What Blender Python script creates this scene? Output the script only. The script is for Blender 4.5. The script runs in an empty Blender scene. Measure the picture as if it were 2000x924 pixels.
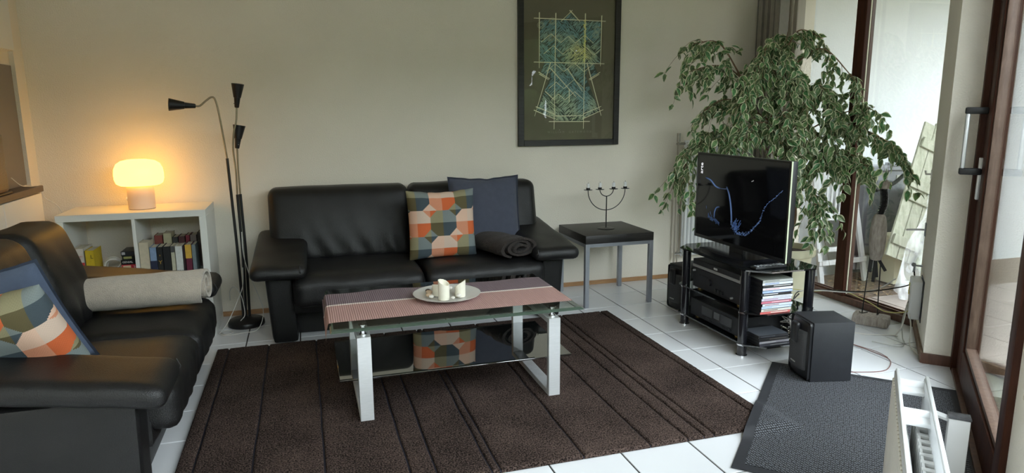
import bpy, bmesh, math, random
import numpy as np
from mathutils import Vector, Matrix, noise

random.seed(7)
SC = bpy.context.scene
COL = SC.collection
PI = math.pi
K = math.sqrt(.5)

# ------------------------------------------------------------------ camera
cam_data = bpy.data.cameras.new('camera')
cam_data.sensor_fit = 'HORIZONTAL'
cam_data.sensor_width = 36.0
cam_data.lens = 1308.16 / 2000 * 36.0
cam_data.clip_start = .02
cam = bpy.data.objects.new('camera', cam_data)
COL.objects.link(cam)
_p, _r, _y = .183676, .0055546, .3003776
_f = Vector((math.sin(_y) * math.cos(_p), math.cos(_y) * math.cos(_p), -math.sin(_p)))
_rt = Vector((math.cos(_y), -math.sin(_y), 0))
_dn = _f.cross(_rt)
_r2 = _rt * math.cos(_r) + _dn * math.sin(_r)
_d2 = -_rt * math.sin(_r) + _dn * math.cos(_r)
cam.matrix_world = Matrix(((_r2.x, -_d2.x, -_f.x, -2.0216), (_r2.y, -_d2.y, -_f.y, -4.6284),
                           (_r2.z, -_d2.z, -_f.z, 1.3157), (0, 0, 0, 1)))
SC.camera = cam

# ------------------------------------------------------------------ world (even overcast sky)
world = bpy.data.worlds.new('sky')
SC.world = world
world.use_nodes = True
_bg = world.node_tree.nodes['Background']
_bg.inputs[0].default_value = (.86, .935, 1.0, 1)
_bg.inputs[1].default_value = 7.0

# ------------------------------------------------------------------ exposure
vs = SC.view_settings
vs.view_transform = 'Standard'
vs.look = 'None'
vs.gamma = 1.0
vs.use_curve_mapping = False
vs.exposure = 0.78
SC.cycles.max_bounces = 12
SC.cycles.diffuse_bounces = 6
SC.cycles.glossy_bounces = 6
SC.cycles.transparent_max_bounces = 24
SC.cycles.sample_clamp_indirect = 6.0
SC.cycles.caustics_reflective = False
SC.cycles.caustics_refractive = False


def portal(name, loc, direction, w, h):
    l = bpy.data.lights.new(name, 'AREA')
    l.shape = 'RECTANGLE'
    l.size = w
    l.size_y = h
    l.cycles.is_portal = True
    o = bpy.data.objects.new(name, l)
    COL.objects.link(o)
    o.location = loc
    o.rotation_euler = Vector(direction).to_track_quat('-Z', 'Y').to_euler()


# diagonal facade frame: s runs along the facade towards the viewer, d into the room
P0 = Vector((1.133, -2.163, 0))
FS = Vector((-.725, -.689, 0)).normalized()
FD = Vector((FS.y, -FS.x, 0))


def fac(s, d, z=0.0):
    return P0 + FS * s + FD * d + Vector((0, 0, z))


portal('daylight_opening_window', (1.60, -.95, 1.2), (-1, 0, 0), 1.3, 2.3)
portal('daylight_opening_door', fac(.75, -.12, 1.2), (-1, 1, 0), 1.5, 2.3)
portal('daylight_opening_facade', fac(3.75, -.12, 1.4), (-1, 1, 0), 4.0, 1.8)


# ================================================================== materials
MATS = {}


def _new(name):
    m = bpy.data.materials.new(name)
    m.use_nodes = True
    MATS[name] = m
    nt = m.node_tree
    return m, nt, nt.nodes['Principled BSDF']


def mat(name, col, rough=.5, metal=0.0, spec=.5, var=0.0, vscale=8.0, bump=0.0, bscale=60.0, coat=0.0, ior=1.5, stretch=None, col2=None, sheen=0.0, detail=3.0):
    m, nt, b = _new(name)
    b.inputs['Base Color'].default_value = (*col, 1)
    b.inputs['Roughness'].default_value = rough
    b.inputs['Metallic'].default_value = metal
    b.inputs['Specular IOR Level'].default_value = spec
    b.inputs['IOR'].default_value = ior
    b.inputs['Coat Weight'].default_value = coat
    b.inputs['Coat Roughness'].default_value = .05
    if sheen:
        b.inputs['Sheen Weight'].default_value = sheen
    N = nt.nodes
    L = nt.links
    tc = N.new('ShaderNodeTexCoord')
    src = tc.outputs['Object']
    if stretch:
        mp = N.new('ShaderNodeMapping')
        mp.inputs['Scale'].default_value = stretch
        L.new(src, mp.inputs['Vector'])
        src = mp.outputs['Vector']
    if var or col2:
        n = N.new('ShaderNodeTexNoise')
        n.inputs['Scale'].default_value = vscale
        n.inputs['Detail'].default_value = detail
        L.new(src, n.inputs['Vector'])
        r = N.new('ShaderNodeValToRGB')
        r.color_ramp.elements[0].position = .3
        r.color_ramp.elements[1].position = .7
        c2 = col2 if col2 else tuple(min(1, c * (1 + var)) for c in col)
        c1 = col if col2 else tuple(c * (1 - var) for c in col)
        r.color_ramp.elements[0].color = (*c1, 1)
        r.color_ramp.elements[1].color = (*c2, 1)
        L.new(n.outputs['Fac'], r.inputs['Fac'])
        L.new(r.outputs['Color'], b.inputs['Base Color'])
    if bump:
        n = N.new('ShaderNodeTexNoise')
        n.inputs['Scale'].default_value = bscale
        n.inputs['Detail'].default_value = 4
        L.new(src, n.inputs['Vector'])
        bp = N.new('ShaderNodeBump')
        bp.inputs['Strength'].default_value = bump
        bp.inputs['Distance'].default_value = .01
        L.new(n.outputs['Fac'], bp.inputs['Height'])
        L.new(bp.outputs['Normal'], b.inputs['Normal'])
    return m


def mat_attr(name, rough=.8, bump=0.0, bscale=300.0, spec=.3, emit=0.0, trans=0.0):
    """colour comes from the printed colours stored on the mesh"""
    m, nt, b = _new(name)
    a = nt.nodes.new('ShaderNodeAttribute')
    a.attribute_name = 'print'
    nt.links.new(a.outputs['Color'], b.inputs['Base Color'])
    b.inputs['Roughness'].default_value = rough
    b.inputs['Specular IOR Level'].default_value = spec
    if emit:
        nt.links.new(a.outputs['Color'], b.inputs['Emission Color'])
        b.inputs['Emission Strength'].default_value = emit
    if bump:
        tc = nt.nodes.new('ShaderNodeTexCoord')
        n = nt.nodes.new('ShaderNodeTexNoise')
        n.inputs['Scale'].default_value = bscale
        nt.links.new(tc.outputs['Object'], n.inputs['Vector'])
        bp = nt.nodes.new('ShaderNodeBump')
        bp.inputs['Strength'].default_value = bump
        bp.inputs['Distance'].default_value = .004
        nt.links.new(n.outputs['Fac'], bp.inputs['Height'])
        nt.links.new(bp.outputs['Normal'], b.inputs['Normal'])
    if trans:
        d = nt.nodes.new('ShaderNodeBsdfTranslucent')
        nt.links.new(a.outputs['Color'], d.inputs['Color'])
        mx = nt.nodes.new('ShaderNodeMixShader')
        mx.inputs[0].default_value = trans
        nt.links.new(b.outputs[0], mx.inputs[1])
        nt.links.new(d.outputs[0], mx.inputs[2])
        nt.links.new(mx.outputs[0], nt.nodes['Material Output'].inputs['Surface'])
    return m


def mat_glass(name, tint=(.96, .98, .97), ior=1.5, rough=0.0, extra=0.0):
    """thin pane: transparent, with mirror reflection by Fresnel"""
    m = bpy.data.materials.new(name)
    m.use_nodes = True
    MATS[name] = m
    nt = m.node_tree
    nt.nodes.clear()
    N = nt.nodes.new
    out = N('ShaderNodeOutputMaterial')
    mx = N('ShaderNodeMixShader')
    t = N('ShaderNodeBsdfTransparent')
    t.inputs[0].default_value = (*tint, 1)
    g = N('ShaderNodeBsdfGlossy')
    g.inputs['Roughness'].default_value = rough
    # Schlick reflectance from |N.I|, the same from both sides of the pane
    ge = N('ShaderNodeNewGeometry')
    dt = N('ShaderNodeVectorMath')
    dt.operation = 'DOT_PRODUCT'
    nt.links.new(ge.outputs['Normal'], dt.inputs[0])
    nt.links.new(ge.outputs['Incoming'], dt.inputs[1])

    def mth(op, a, b):
        q = N('ShaderNodeMath')
        q.operation = op
        for k, v in enumerate((a, b)):
            if v is None:
                continue
            if isinstance(v, (int, float)):
                q.inputs[k].default_value = v
            else:
                nt.links.new(v, q.inputs[k])
        return q.outputs[0]
    f0 = ((ior - 1) / (ior + 1)) ** 2
    c = mth('ABSOLUTE', dt.outputs['Value'], None)
    c = mth('POWER', mth('SUBTRACT', 1.0, c), 5.0)
    c = mth('ADD', mth('MULTIPLY', c, 1 - f0), f0)
    nt.links.new(c, mx.inputs[0])
    nt.links.new(t.outputs[0], mx.inputs[1])
    nt.links.new(g.outputs[0], mx.inputs[2])
    nt.links.new(mx.outputs[0], out.inputs['Surface'])
    return m


def mat_emit(name, col, strength):
    m, nt, b = _new(name)
    b.inputs['Base Color'].default_value = (*col, 1)
    b.inputs['Emission Color'].default_value = (*col, 1)
    b.inputs['Emission Strength'].default_value = strength
    return m


def mat_wood(name, c1, c2, scale=(1, 1, 1), rough=.5, wave=6.0, bump=.15):
    m, nt, b = _new(name)
    N = nt.nodes
    tc = N.new('ShaderNodeTexCoord')
    mp = N.new('ShaderNodeMapping')
    mp.inputs['Scale'].default_value = scale
    n = N.new('ShaderNodeTexNoise')
    n.inputs['Scale'].default_value = wave
    n.inputs['Detail'].default_value = 6
    n.inputs['Roughness'].default_value = .65
    r = N.new('ShaderNodeValToRGB')
    r.color_ramp.elements[0].position = .32
    r.color_ramp.elements[1].position = .68
    r.color_ramp.elements[0].color = (*c1, 1)
    r.color_ramp.elements[1].color = (*c2, 1)
    bp = N.new('ShaderNodeBump')
    bp.inputs['Strength'].default_value = bump
    bp.inputs['Distance'].default_value = .005
    L = nt.links
    L.new(tc.outputs['Object'], mp.inputs['Vector'])
    L.new(mp.outputs['Vector'], n.inputs['Vector'])
    L.new(n.outputs['Fac'], r.inputs['Fac'])
    L.new(r.outputs['Color'], b.inputs['Base Color'])
    L.new(n.outputs['Fac'], bp.inputs['Height'])
    L.new(bp.outputs['Normal'], b.inputs['Normal'])
    b.inputs['Roughness'].default_value = rough
    return m


WALL = mat('wall_plaster', (.83, .775, .675), .9, var=.03, vscale=2, bump=.35, bscale=130, spec=.2)
CEIL = mat('ceiling_paint', (.84, .82, .78), .9, var=.02, vscale=2)
TILE = mat('white_floor_tile', (.76, .77, .80), .22, var=.03, vscale=1.7, spec=.5)
GROUT = mat('dark_grout', (.030, .027, .025), .9, var=.2, vscale=20)
OAK = mat_wood('oak_skirting', (.36, .19, .085), (.50, .29, .14), (1, 8, 8), .5)
OLDWOOD = mat_wood('weathered_skirting', (.18, .11, .07), (.34, .25, .18), (3, 3, 9), .7)
MAHOG = mat_wood('mahogany_frame', (.034, .012, .008), (.080, .028, .016), (9, 9, 1), .5, 4)
MAHOG.node_tree.nodes['Principled BSDF'].inputs['Specular IOR Level'].default_value = .12
DARKFRAME = mat_wood('dark_window_frame', (.075, .032, .02), (.14, .065, .042), (9, 9, 1), .4, 4)
BEADWOOD = mat_wood('grey_brown_bead', (.085, .05, .036), (.15, .095, .07), (9, 9, 2), .5)
CREAMSEAL = mat('cream_seal', (.78, .78, .60), .6, var=.05, vscale=20)
TAUPE = mat('taupe_paint', (.42, .38, .32), .6, var=.05, vscale=8)
LEATHER = mat('black_leather', (.0085, .0082, .0086), .42, var=.25, vscale=9, bump=.22, bscale=260, spec=.38)
STITCH = mat('leather_seam', (.012, .011, .011), .5, var=.1, vscale=40)
STEEL = mat('brushed_steel', (.74, .75, .77), .45, .55, var=.06, vscale=30, stretch=(1, 1, 30))
STEELPAINT = mat('grey_painted_steel', (.36, .38, .42), .42, .6, var=.05, vscale=20)
CHROME = mat('chrome', (.8, .8, .82), .12, 1.0, var=.02, vscale=20)
BLACKWOOD = mat_wood('black_brown_wood', (.010, .009, .009), (.026, .023, .022), (1.5, 14, 14), .45, 5, .25)
BLACKMETAL = mat('black_metal', (.012, .011, .011), .38, .2, var=.1, vscale=30)
BLACKPLASTIC = mat('black_plastic', (.011, .011, .013), .42, var=.1, vscale=20)
BLACKMATTE = mat('black_vinyl', (.016, .017, .021), .55, var=.1, vscale=30, bump=.1, bscale=300)
GREYCLOTH = mat('speaker_cloth', (.045, .046, .05), .7, var=.15, vscale=200, bump=.2, bscale=900)
BLACKGLASS = mat('black_glass', (.006, .007, .008), .03, spec=.8, ior=1.7, var=.02, vscale=3)
SMOKEGLASS = mat('smoked_glass', (.006, .007, .007), .02, spec=1.0, ior=2.3, var=.02, vscale=3)
GLOSSBLACK = mat('gloss_black_tube', (.010, .010, .013), .12, spec=.7, var=.05, vscale=10)
SILVERPL = mat('silver_plastic', (.40, .40, .40), .4, .5, var=.04, vscale=15)
PANE = mat_glass('window_pane', (.97, .985, .975), 1.7)
TABLEGLASS = mat_glass('clear_table_glass', (.87, .91, .87), 1.52)
GLASSEDGE = mat('green_glass_edge', (.055, .085, .065), .08, spec=.8, var=.1, vscale=9)
RUNNER = None
WHITELAM = mat('white_laminate', (.80, .80, .76), .38, var=.02, vscale=3)
RADWHITE = mat('radiator_white', (.80, .81, .82), .3, var=.02, vscale=5)
RADCREAM = mat('radiator_cream_white', (.72, .69, .63), .4, var=.03, vscale=5)
RADGREY = mat('radiator_fin_grey', (.55, .55, .53), .5, var=.08, vscale=9)
WAX = mat('candle_wax', (.86, .82, .70), .45, var=.05, vscale=14)
WICK = mat('wick', (.02, .018, .015), .9, var=.1, vscale=50)
CERAMIC = mat('grey_white_ceramic', (.60, .60, .57), .25, var=.05, vscale=10, spec=.6)
SHELL1 = mat('tan_pebble', (.55, .40, .27), .6, var=.2, vscale=40)
SHELL2 = mat('white_pebble', (.76, .72, .66), .6, var=.1, vscale=40)
SHELL3 = mat('dark_pebble', (.08, .07, .07), .6, var=.2, vscale=40)
POT = mat('cream_pot', (.74, .70, .50), .35, var=.03, vscale=6)
SOIL = mat('soil', (.05, .03, .02), .95, var=.5, vscale=60, bump=.8, bscale=60)
BARK = mat_wood('ficus_bark', (.16, .09, .05), (.30, .19, .12), (12, 12, 3), .8, 5, .4)
LEAF = mat_attr('variegated_leaf', .38, spec=.5, trans=.28)
WEAVE = mat_attr('woven_print_cloth', .9, bump=.5, bscale=500)
PRINT = mat_attr('ink_print', .55, spec=.2)
SCREENLIGHT = mat_attr('screen_light', .6, emit=.42)
BLUECLOTH = mat('slate_blue_cotton', (.058, .066, .098), .85, var=.08, vscale=30, bump=.3, bscale=700, sheen=.2)
BLUECLOTH2 = mat('denim_blue_cotton', (.080, .108, .175), .85, var=.08, vscale=30, bump=.3, bscale=700, sheen=.2)
FLEECE = mat('cream_fleece', (.52, .45, .37), .95, var=.07, vscale=40, bump=.7, bscale=260, sheen=.5)
BROWNFLEECE = mat('dark_brown_fleece', (.026, .019, .016), .9, var=.35, vscale=25, bump=.8, bscale=120, sheen=.06)
BROWNEDGE = mat('brown_fleece_underside', (.060, .048, .045), .9, var=.25, vscale=30, bump=.7, bscale=160, sheen=.4)
LAMPBASE = mat('blush_lamp_base', (.78, .62, .52), .35, var=.02, vscale=5)
LAMPGLOW = mat_emit('glowing_opal_glass', (1.0, .50, .075), 3.6)
GUNMETAL = mat('antique_brass_gooseneck', (.30, .25, .17), .35, .9, var=.1, vscale=40)
BLINDS = mat('taupe_blind_fabric', (.46, .42, .36), .8, var=.1, vscale=14)
BLINDS2 = mat('dark_blind_fabric', (.24, .22, .195), .8, var=.1, vscale=14)
CABLEW = mat('white_cable', (.68, .66, .62), .5, var=.04, vscale=20)
CABLEB = mat('black_cable', (.012, .012, .012), .5, var=.04, vscale=20)
CABLEY = mat('yellow_cable', (.62, .56, .22), .5, var=.04, vscale=20)
CABLER = mat('red_brown_cable', (.22, .09, .08), .5, var=.04, vscale=20)
DRIFTWOOD = mat_wood('driftwood', (.24, .20, .17), (.46, .41, .36), (14, 14, 3), .85, 5, .5)
GREYPANEL = mat('grey_splashback', (.20, .18, .165), .5, var=.04, vscale=4)
COUNTER = mat('brown_worktop', (.12, .09, .07), .45, var=.1, vscale=20)
OUTWALL = mat('white_garden_wall', (.78, .80, .82), .95, var=.03, vscale=3, bump=.3, bscale=60)
PAVER = mat('sandstone_paver', (.36, .30, .27), .8, var=.15, vscale=9, bump=.2, bscale=50)
EARTH = mat('brown_leaf_litter', (.14, .09, .055), .95, var=.5, vscale=30, bump=.9, bscale=40)
LAWN = mat('lawn', (.15, .155, .105), .95, var=.35, vscale=9, bump=.6, bscale=90)
WHITEWOOD = mat_wood('white_painted_timber', (.62, .62, .63), (.76, .77, .79), (10, 10, 2), .7, 4)
PALEWOOD = mat_wood('weathered_pale_timber', (.30, .31, .23), (.50, .49, .40), (9, 9, 1.5), .85, 4, .4)
MOSSWOOD = mat_wood('mossy_timber', (.16, .20, .08), (.34, .35, .22), (6, 6, 2), .9, 4, .4)
TARP = mat('dark_grey_tarpaulin', (.10, .105, .12), .5, var=.15, vscale=6, bump=.3, bscale=12)
GREYPLASTIC = mat('pale_grey_plastic', (.44, .45, .50), .6, var=.05, vscale=5)
FILM = None


def film():
    m = bpy.data.materials.new('clear_plastic_film')
    m.use_nodes = True
    nt = m.node_tree
    nt.nodes.clear()
    N = nt.nodes.new
    out = N('ShaderNodeOutputMaterial')
    mx = N('ShaderNodeMixShader')
    t = N('ShaderNodeBsdfTransparent')
    t.inputs[0].default_value = (.95, .95, .96, 1)
    d = N('ShaderNodeBsdfPrincipled')
    d.inputs['Base Color'].default_value = (.85, .86, .88, 1)
    d.inputs['Roughness'].default_value = .25
    tc = N('ShaderNodeTexCoord')
    mp = N('ShaderNodeMapping')
    mp.inputs['Scale'].default_value = (3, 3, 1.2)
    n = N('ShaderNodeTexNoise')
    n.inputs['Scale'].default_value = 5
    n.inputs['Detail'].default_value = 5
    r = N('ShaderNodeValToRGB')
    r.color_ramp.elements[0].position = .42
    r.color_ramp.elements[1].position = .75
    r.color_ramp.elements[0].color = (.20, .20, .20, 1)
    r.color_ramp.elements[1].color = (.78, .78, .78, 1)
    nt.links.new(tc.outputs['Object'], mp.inputs[0])
    nt.links.new(mp.outputs[0], n.inputs['Vector'])
    nt.links.new(n.outputs['Fac'], r.inputs[0])
    nt.links.new(r.outputs[0], mx.inputs[0])
    nt.links.new(t.outputs[0], mx.inputs[1])
    nt.links.new(d.outputs[0], mx.inputs[2])
    nt.links.new(mx.outputs[0], out.inputs['Surface'])
    return m


FILM = film()

_plain = {}


def plain(col, rough=.55):
    k = tuple(round(c, 3) for c in col) + (rough,)
    if k not in _plain:
        _plain[k] = mat('paper_%d' % len(_plain), col, rough, var=.06, vscale=60)
    return _plain[k]


# ================================================================== mesh helpers
class MB:
    def __init__(s):
        s.v = []
        s.f = []
        s.mi = []
        s.c = []

    def add(s, vs, fs, mi=0, col=None, M=None):
        o = len(s.v)
        if M is not None:
            vs = [M @ Vector(v) for v in vs]
        s.v += [tuple(v) for v in vs]
        for f in fs:
            s.f.append(tuple(i + o for i in f))
            s.mi.append(mi)
            s.c.append(col)
        return s

    def box(s, x0, x1, y0, y1, z0, z1, mi=0, col=None, M=None):
        v = [(x0, y0, z0), (x1, y0, z0), (x1, y1, z0), (x0, y1, z0), (x0, y0, z1), (x1, y0, z1), (x1, y1, z1), (x0, y1, z1)]
        f = [(0, 3, 2, 1), (4, 5, 6, 7), (0, 1, 5, 4), (1, 2, 6, 5), (2, 3, 7, 6), (3, 0, 4, 7)]
        return s.add(v, f, mi, col, M)

    def rbox(s, x0, x1, y0, y1, z0, z1, r=.005, seg=2, mi=0, M=None):
        bm = bmesh.new()
        bmesh.ops.create_cube(bm, size=1)
        for v in bm.verts:
            v.co = Vector(((x0 + x1) / 2 + v.co.x * (x1 - x0), (y0 + y1) / 2 + v.co.y * (y1 - y0), (z0 + z1) / 2 + v.co.z * (z1 - z0)))
        bmesh.ops.bevel(bm, geom=list(bm.edges), offset=r, segments=seg, affect='EDGES', profile=.5)
        bm.verts.index_update()
        vs = [v.co.copy() for v in bm.verts]
        fs = [[v.index for v in f.verts] for f in bm.faces]
        bm.free()
        return s.add(vs, fs, mi, None, M)

    def prism(s, poly, z0, z1, mi=0, side=None, M=None):
        n = len(poly)
        a = sum(poly[i][0] * poly[(i + 1) % n][1] - poly[(i + 1) % n][0] * poly[i][1] for i in range(n))
        if a < 0:
            poly = poly[::-1]
        v = [(p[0], p[1], z0) for p in poly] + [(p[0], p[1], z1) for p in poly]
        s.add(v, [tuple(range(n))[::-1], tuple(range(n, 2 * n))], mi, None, M)
        o = len(s.v) - 2 * n
        for i in range(n):
            j = (i + 1) % n
            s.f.append((o + i, o + j, o + n + j, o + n + i))
            s.mi.append(mi if side is None else side)
            s.c.append(None)
        return s

    def lathe(s, prof, n=24, c=(0, 0, 0), mi=0, M=None, caps=True):
        v = []
        f = []
        for r, z in prof:
            for i in range(n):
                a = 2 * PI * i / n
                v.append((c[0] + r * math.cos(a), c[1] + r * math.sin(a), c[2] + z))
        for k in range(len(prof) - 1):
            for i in range(n):
                j = (i + 1) % n
                f.append((k * n + i, k * n + j, (k + 1) * n + j, (k + 1) * n + i))
        if caps:
            f.append(tuple(range(n))[::-1])
            f.append(tuple((len(prof) - 1) * n + i for i in range(n)))
        return s.add(v, f, mi, None, M)

    def cyl(s, a, b, r, n=12, mi=0, r2=None):
        return s.tube([a, b], r, n, mi, r2)

    def tube(s, pts, r, n=8, mi=0, r2=None, caps=True):
        pts = [Vector(p) for p in pts]
        v = []
        f = []
        m = len(pts)
        up = None
        for i, p in enumerate(pts):
            t = (pts[min(i + 1, m - 1)] - pts[max(i - 1, 0)])
            t.normalize()
            if up is None:
                up = Vector((0, 0, 1)) if abs(t.z) < .9 else Vector((1, 0, 0))
            u = t.cross(up)
            if u.length < 1e-6:
                u = t.cross(Vector((0, 1, 0)))
            u.normalize()
            w = u.cross(t)
            up = w
            rr = r if r2 is None else r + (r2 - r) * i / (m - 1)
            if callable(r):
                rr = r(i / (m - 1))
            for k in range(n):
                a = 2 * PI * k / n
                v.append(p + u * (rr * math.cos(a)) + w * (rr * math.sin(a)))
        for i in range(m - 1):
            for k in range(n):
                j = (k + 1) % n
                f.append((i * n + k, i * n + j, (i + 1) * n + j, (i + 1) * n + k))
        if caps:
            f.append(tuple(range(n))[::-1])
            f.append(tuple((m - 1) * n + k for k in range(n)))
        return s.add(v, f, mi)

    def quad(s, a, b, c, d, mi=0, col=None):
        return s.add([a, b, c, d], [(0, 1, 2, 3)], mi, col)

    def sphere(s, c, rx, ry=None, rz=None, n=12, m=8, mi=0, M=None):
        ry = ry or rx
        rz = rz or rx
        v = [(c[0], c[1], c[2] - rz)]
        f = []
        for j in range(1, m):
            a = -PI / 2 + PI * j / m
            for i in range(n):
                b = 2 * PI * i / n
                v.append((c[0] + rx * math.cos(a) * math.cos(b), c[1] + ry * math.cos(a) * math.sin(b), c[2] + rz * math.sin(a)))
        v.append((c[0], c[1], c[2] + rz))
        for i in range(n):
            f.append((0, 1 + (i + 1) % n, 1 + i))
        for j in range(m - 2):
            for i in range(n):
                k = (i + 1) % n
                f.append((1 + j * n + i, 1 + j * n + k, 1 + (j + 1) * n + k, 1 + (j + 1) * n + i))
        t = len(v) - 1
        o = 1 + (m - 2) * n
        for i in range(n):
            f.append((o + i, o + (i + 1) % n, t))
        return s.add(v, f, mi, None, M)

    def soft(s, x0, x1, y0, y1, z0, z1, r=.05, n=(16, 12, 8), fn=None, mi=0, M=None):
        """a rounded box on a dense grid; fn(point, uvw) -> point shapes it further"""
        h = Vector(((x1 - x0) / 2, (y1 - y0) / 2, (z1 - z0) / 2))
        c = Vector(((x0 + x1) / 2, (y0 + y1) / 2, (z0 + z1) / 2))
        r = min(r, h.x * .999, h.y * .999, h.z * .999)
        idx = {}
        vs = []
        fs = []

        def vert(i, j, k):
            key = (i, j, k)
            if key in idx:
                return idx[key]
            u = Vector((2 * i / n[0] - 1, 2 * j / n[1] - 1, 2 * k / n[2] - 1))

            def cl(q, ax):
                # pull grid lines towards the rim so that the rounding is well sampled
                g = math.copysign(abs(q) ** .8, q)
                return g * h[ax]
            p = Vector((cl(u.x, 0), cl(u.y, 1), cl(u.z, 2)))
            q = Vector((max(-(h.x - r), min(h.x - r, p.x)), max(-(h.y - r), min(h.y - r, p.y)), max(-(h.z - r), min(h.z - r, p.z))))
            dd = p - q
            if dd.length > 1e-9:
                p = q + dd.normalized() * r
            p = p + c
            if fn:
                p = fn(p, u)
            idx[key] = len(vs)
            vs.append(p)
            return idx[key]
        for ax in range(3):
            a, b = [(1, 2), (2, 0), (0, 1)][ax]
            for side in (0, n[ax]):
                for i in range(n[a]):
                    for j in range(n[b]):
                        q = []
                        for (di, dj) in ((0, 0), (1, 0), (1, 1), (0, 1)):
                            t = [0, 0, 0]
                            t[ax] = side
                            t[a] = i + di
                            t[b] = j + dj
                            q.append(vert(*t))
                        fs.append(tuple(q) if side else tuple(q[::-1]))
        return s.add(vs, fs, mi, None, M)

    def mesh(s, name, mats, angle=40):
        me = bpy.data.meshes.new(name)
        me.from_pydata(s.v, [], s.f)
        if not isinstance(mats, (list, tuple)):
            mats = [mats]
        for m in mats:
            me.materials.append(m)
        if len(mats) > 1:
            me.polygons.foreach_set('material_index', s.mi)
        if any(c is not None for c in s.c):
            at = me.color_attributes.new('print', 'FLOAT_COLOR', 'CORNER')
            arr = []
            for f, c in zip(s.f, s.c):
                c = c or (.5, .5, .5)
                if callable(c):
                    for vi in f:
                        arr += [*c(s.v[vi]), 1.0]
                else:
                    arr += [c[0], c[1], c[2], 1.0] * len(f)
            at.data.foreach_set('color', arr)
        me.shade_smooth()
        me.set_sharp_from_angle(angle=math.radians(angle))
        me.update()
        return me


def thing(name, label, cat, loc=(0, 0, 0), rotz=0.0, group=None, kind=None):
    o = bpy.data.objects.new(name, None)
    o.empty_display_size = .05
    COL.objects.link(o)
    o.matrix_world = Matrix.Translation(Vector(loc)) @ Matrix.Rotation(rotz, 4, 'Z')
    o['label'] = label
    if cat:
        o['category'] = cat
    if group:
        o['group'] = group
    if kind:
        o['kind'] = kind
    return o


def part(name, mb, mats, parent=None, world=False, label=None, kind=None, angle=40):
    """world=True: the shape was given in room coordinates"""
    if world and parent is not None:
        r = parent
        M = r.matrix_basis.copy()
        while r.parent:
            r = r.parent
            M = r.matrix_basis @ M
        I = M.inverted()
        mb.v = [tuple(I @ Vector(v)) for v in mb.v]
    me = mb.mesh(name, mats, angle)
    o = bpy.data.objects.new(name, me)
    COL.objects.link(o)
    if parent is not None:
        o.parent = parent
    if label:
        o['label'] = label
    if kind:
        o['kind'] = kind
    return o


def single(name, mb, mats, label, cat, group=None, kind=None, angle=40, origin=None):
    if origin is None:
        a = np.array(mb.v)
        origin = ((a[:, 0].min() + a[:, 0].max()) / 2, (a[:, 1].min() + a[:, 1].max()) / 2, a[:, 2].min())
    mb.v = [(v[0] - origin[0], v[1] - origin[1], v[2] - origin[2]) for v in mb.v]
    o = part(name, mb, mats, None, angle=angle)
    o.location = origin
    o['label'] = label
    if cat:
        o['category'] = cat
    if group:
        o['group'] = group
    if kind:
        o['kind'] = kind
    return o


def struct(name, mb, mats, parent=None, label=None):
    o = part(name, mb, mats, parent)
    if parent is None:
        o['kind'] = 'structure'
    if label:
        o['label'] = label
    return o


def text(name, body, size, M, m, parent, extrude=.0003, align='CENTER', space=1.0):
    cu = bpy.data.curves.new(name, 'FONT')
    cu.body = body
    cu.size = size
    cu.extrude = extrude
    cu.align_x = align
    cu.align_y = 'CENTER'
    cu.space_character = space
    cu.resolution_u = 2
    cu.materials.append(m)
    tmp = bpy.data.objects.new(name, cu)
    COL.objects.link(tmp)
    me = bpy.data.meshes.new_from_object(tmp.evaluated_get(bpy.context.evaluated_depsgraph_get()))
    bpy.data.objects.remove(tmp)
    bpy.data.curves.remove(cu)
    if not me.materials:
        me.materials.append(m)
    o = bpy.data.objects.new(name, me)
    COL.objects.link(o)
    o.parent = parent
    o.matrix_basis = M
    return o


def frame_M(origin, xdir, ydir):
    x = Vector(xdir).normalized()
    y = Vector(ydir).normalized()
    z = x.cross(y)
    o = Vector(origin)
    return Matrix(((x.x, y.x, z.x, o.x), (x.y, y.y, z.y, o.y), (x.z, y.z, z.z, o.z), (0, 0, 0, 1)))


def catmull(pts, k=8):
    P = [Vector(p) for p in pts]
    P = [P[0] * 2 - P[1]] + P + [P[-1] * 2 - P[-2]]
    out = []
    for i in range(1, len(P) - 2):
        a, b, c, d = P[i - 1:i + 3]
        for j in range(k):
            t = j / k
            out.append(.5 * ((2 * b) + (c - a) * t + (2 * a - 5 * b + 4 * c - d) * t * t + (3 * b - a - 3 * c + d) * t ** 3))
    out.append(P[-2])
    return out


def cable(name, pts, r, m, label, group=None, cat='cable', k=8):
    mb = MB().tube(catmull(pts, k), r, 6)
    return single(name, mb, m, label, cat, group)


# ================================================================== the room
ROOM = [(-3.55, 0), (1.52, 0), (1.52, -1.60), (1.045, -2.057), (1.133, -2.145), (-3.55, -6.828)]

# ---- floor: grout bed and separate tiles
floor = part('floor', MB().prism([(-3.75, .1), (1.60, .1), (1.60, -1.7), (1.2, -2.2), (-3.75, -7.1)], -.06, -.004), GROUT)
floor['kind'] = 'structure'
floor['label'] = 'white square floor tiles with dark joints'


def clip(poly, n, c):
    out = []
    for i in range(len(poly)):
        a = poly[i]
        b = poly[(i + 1) % len(poly)]
        da = n[0] * a[0] + n[1] * a[1] - c
        db = n[0] * b[0] + n[1] * b[1] - c
        if da <= 0:
            out.append(a)
        if da * db < 0:
            t = da / (da - db)
            out.append((a[0] + t * (b[0] - a[0]), a[1] + t * (b[1] - a[1])))
    return out


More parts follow.
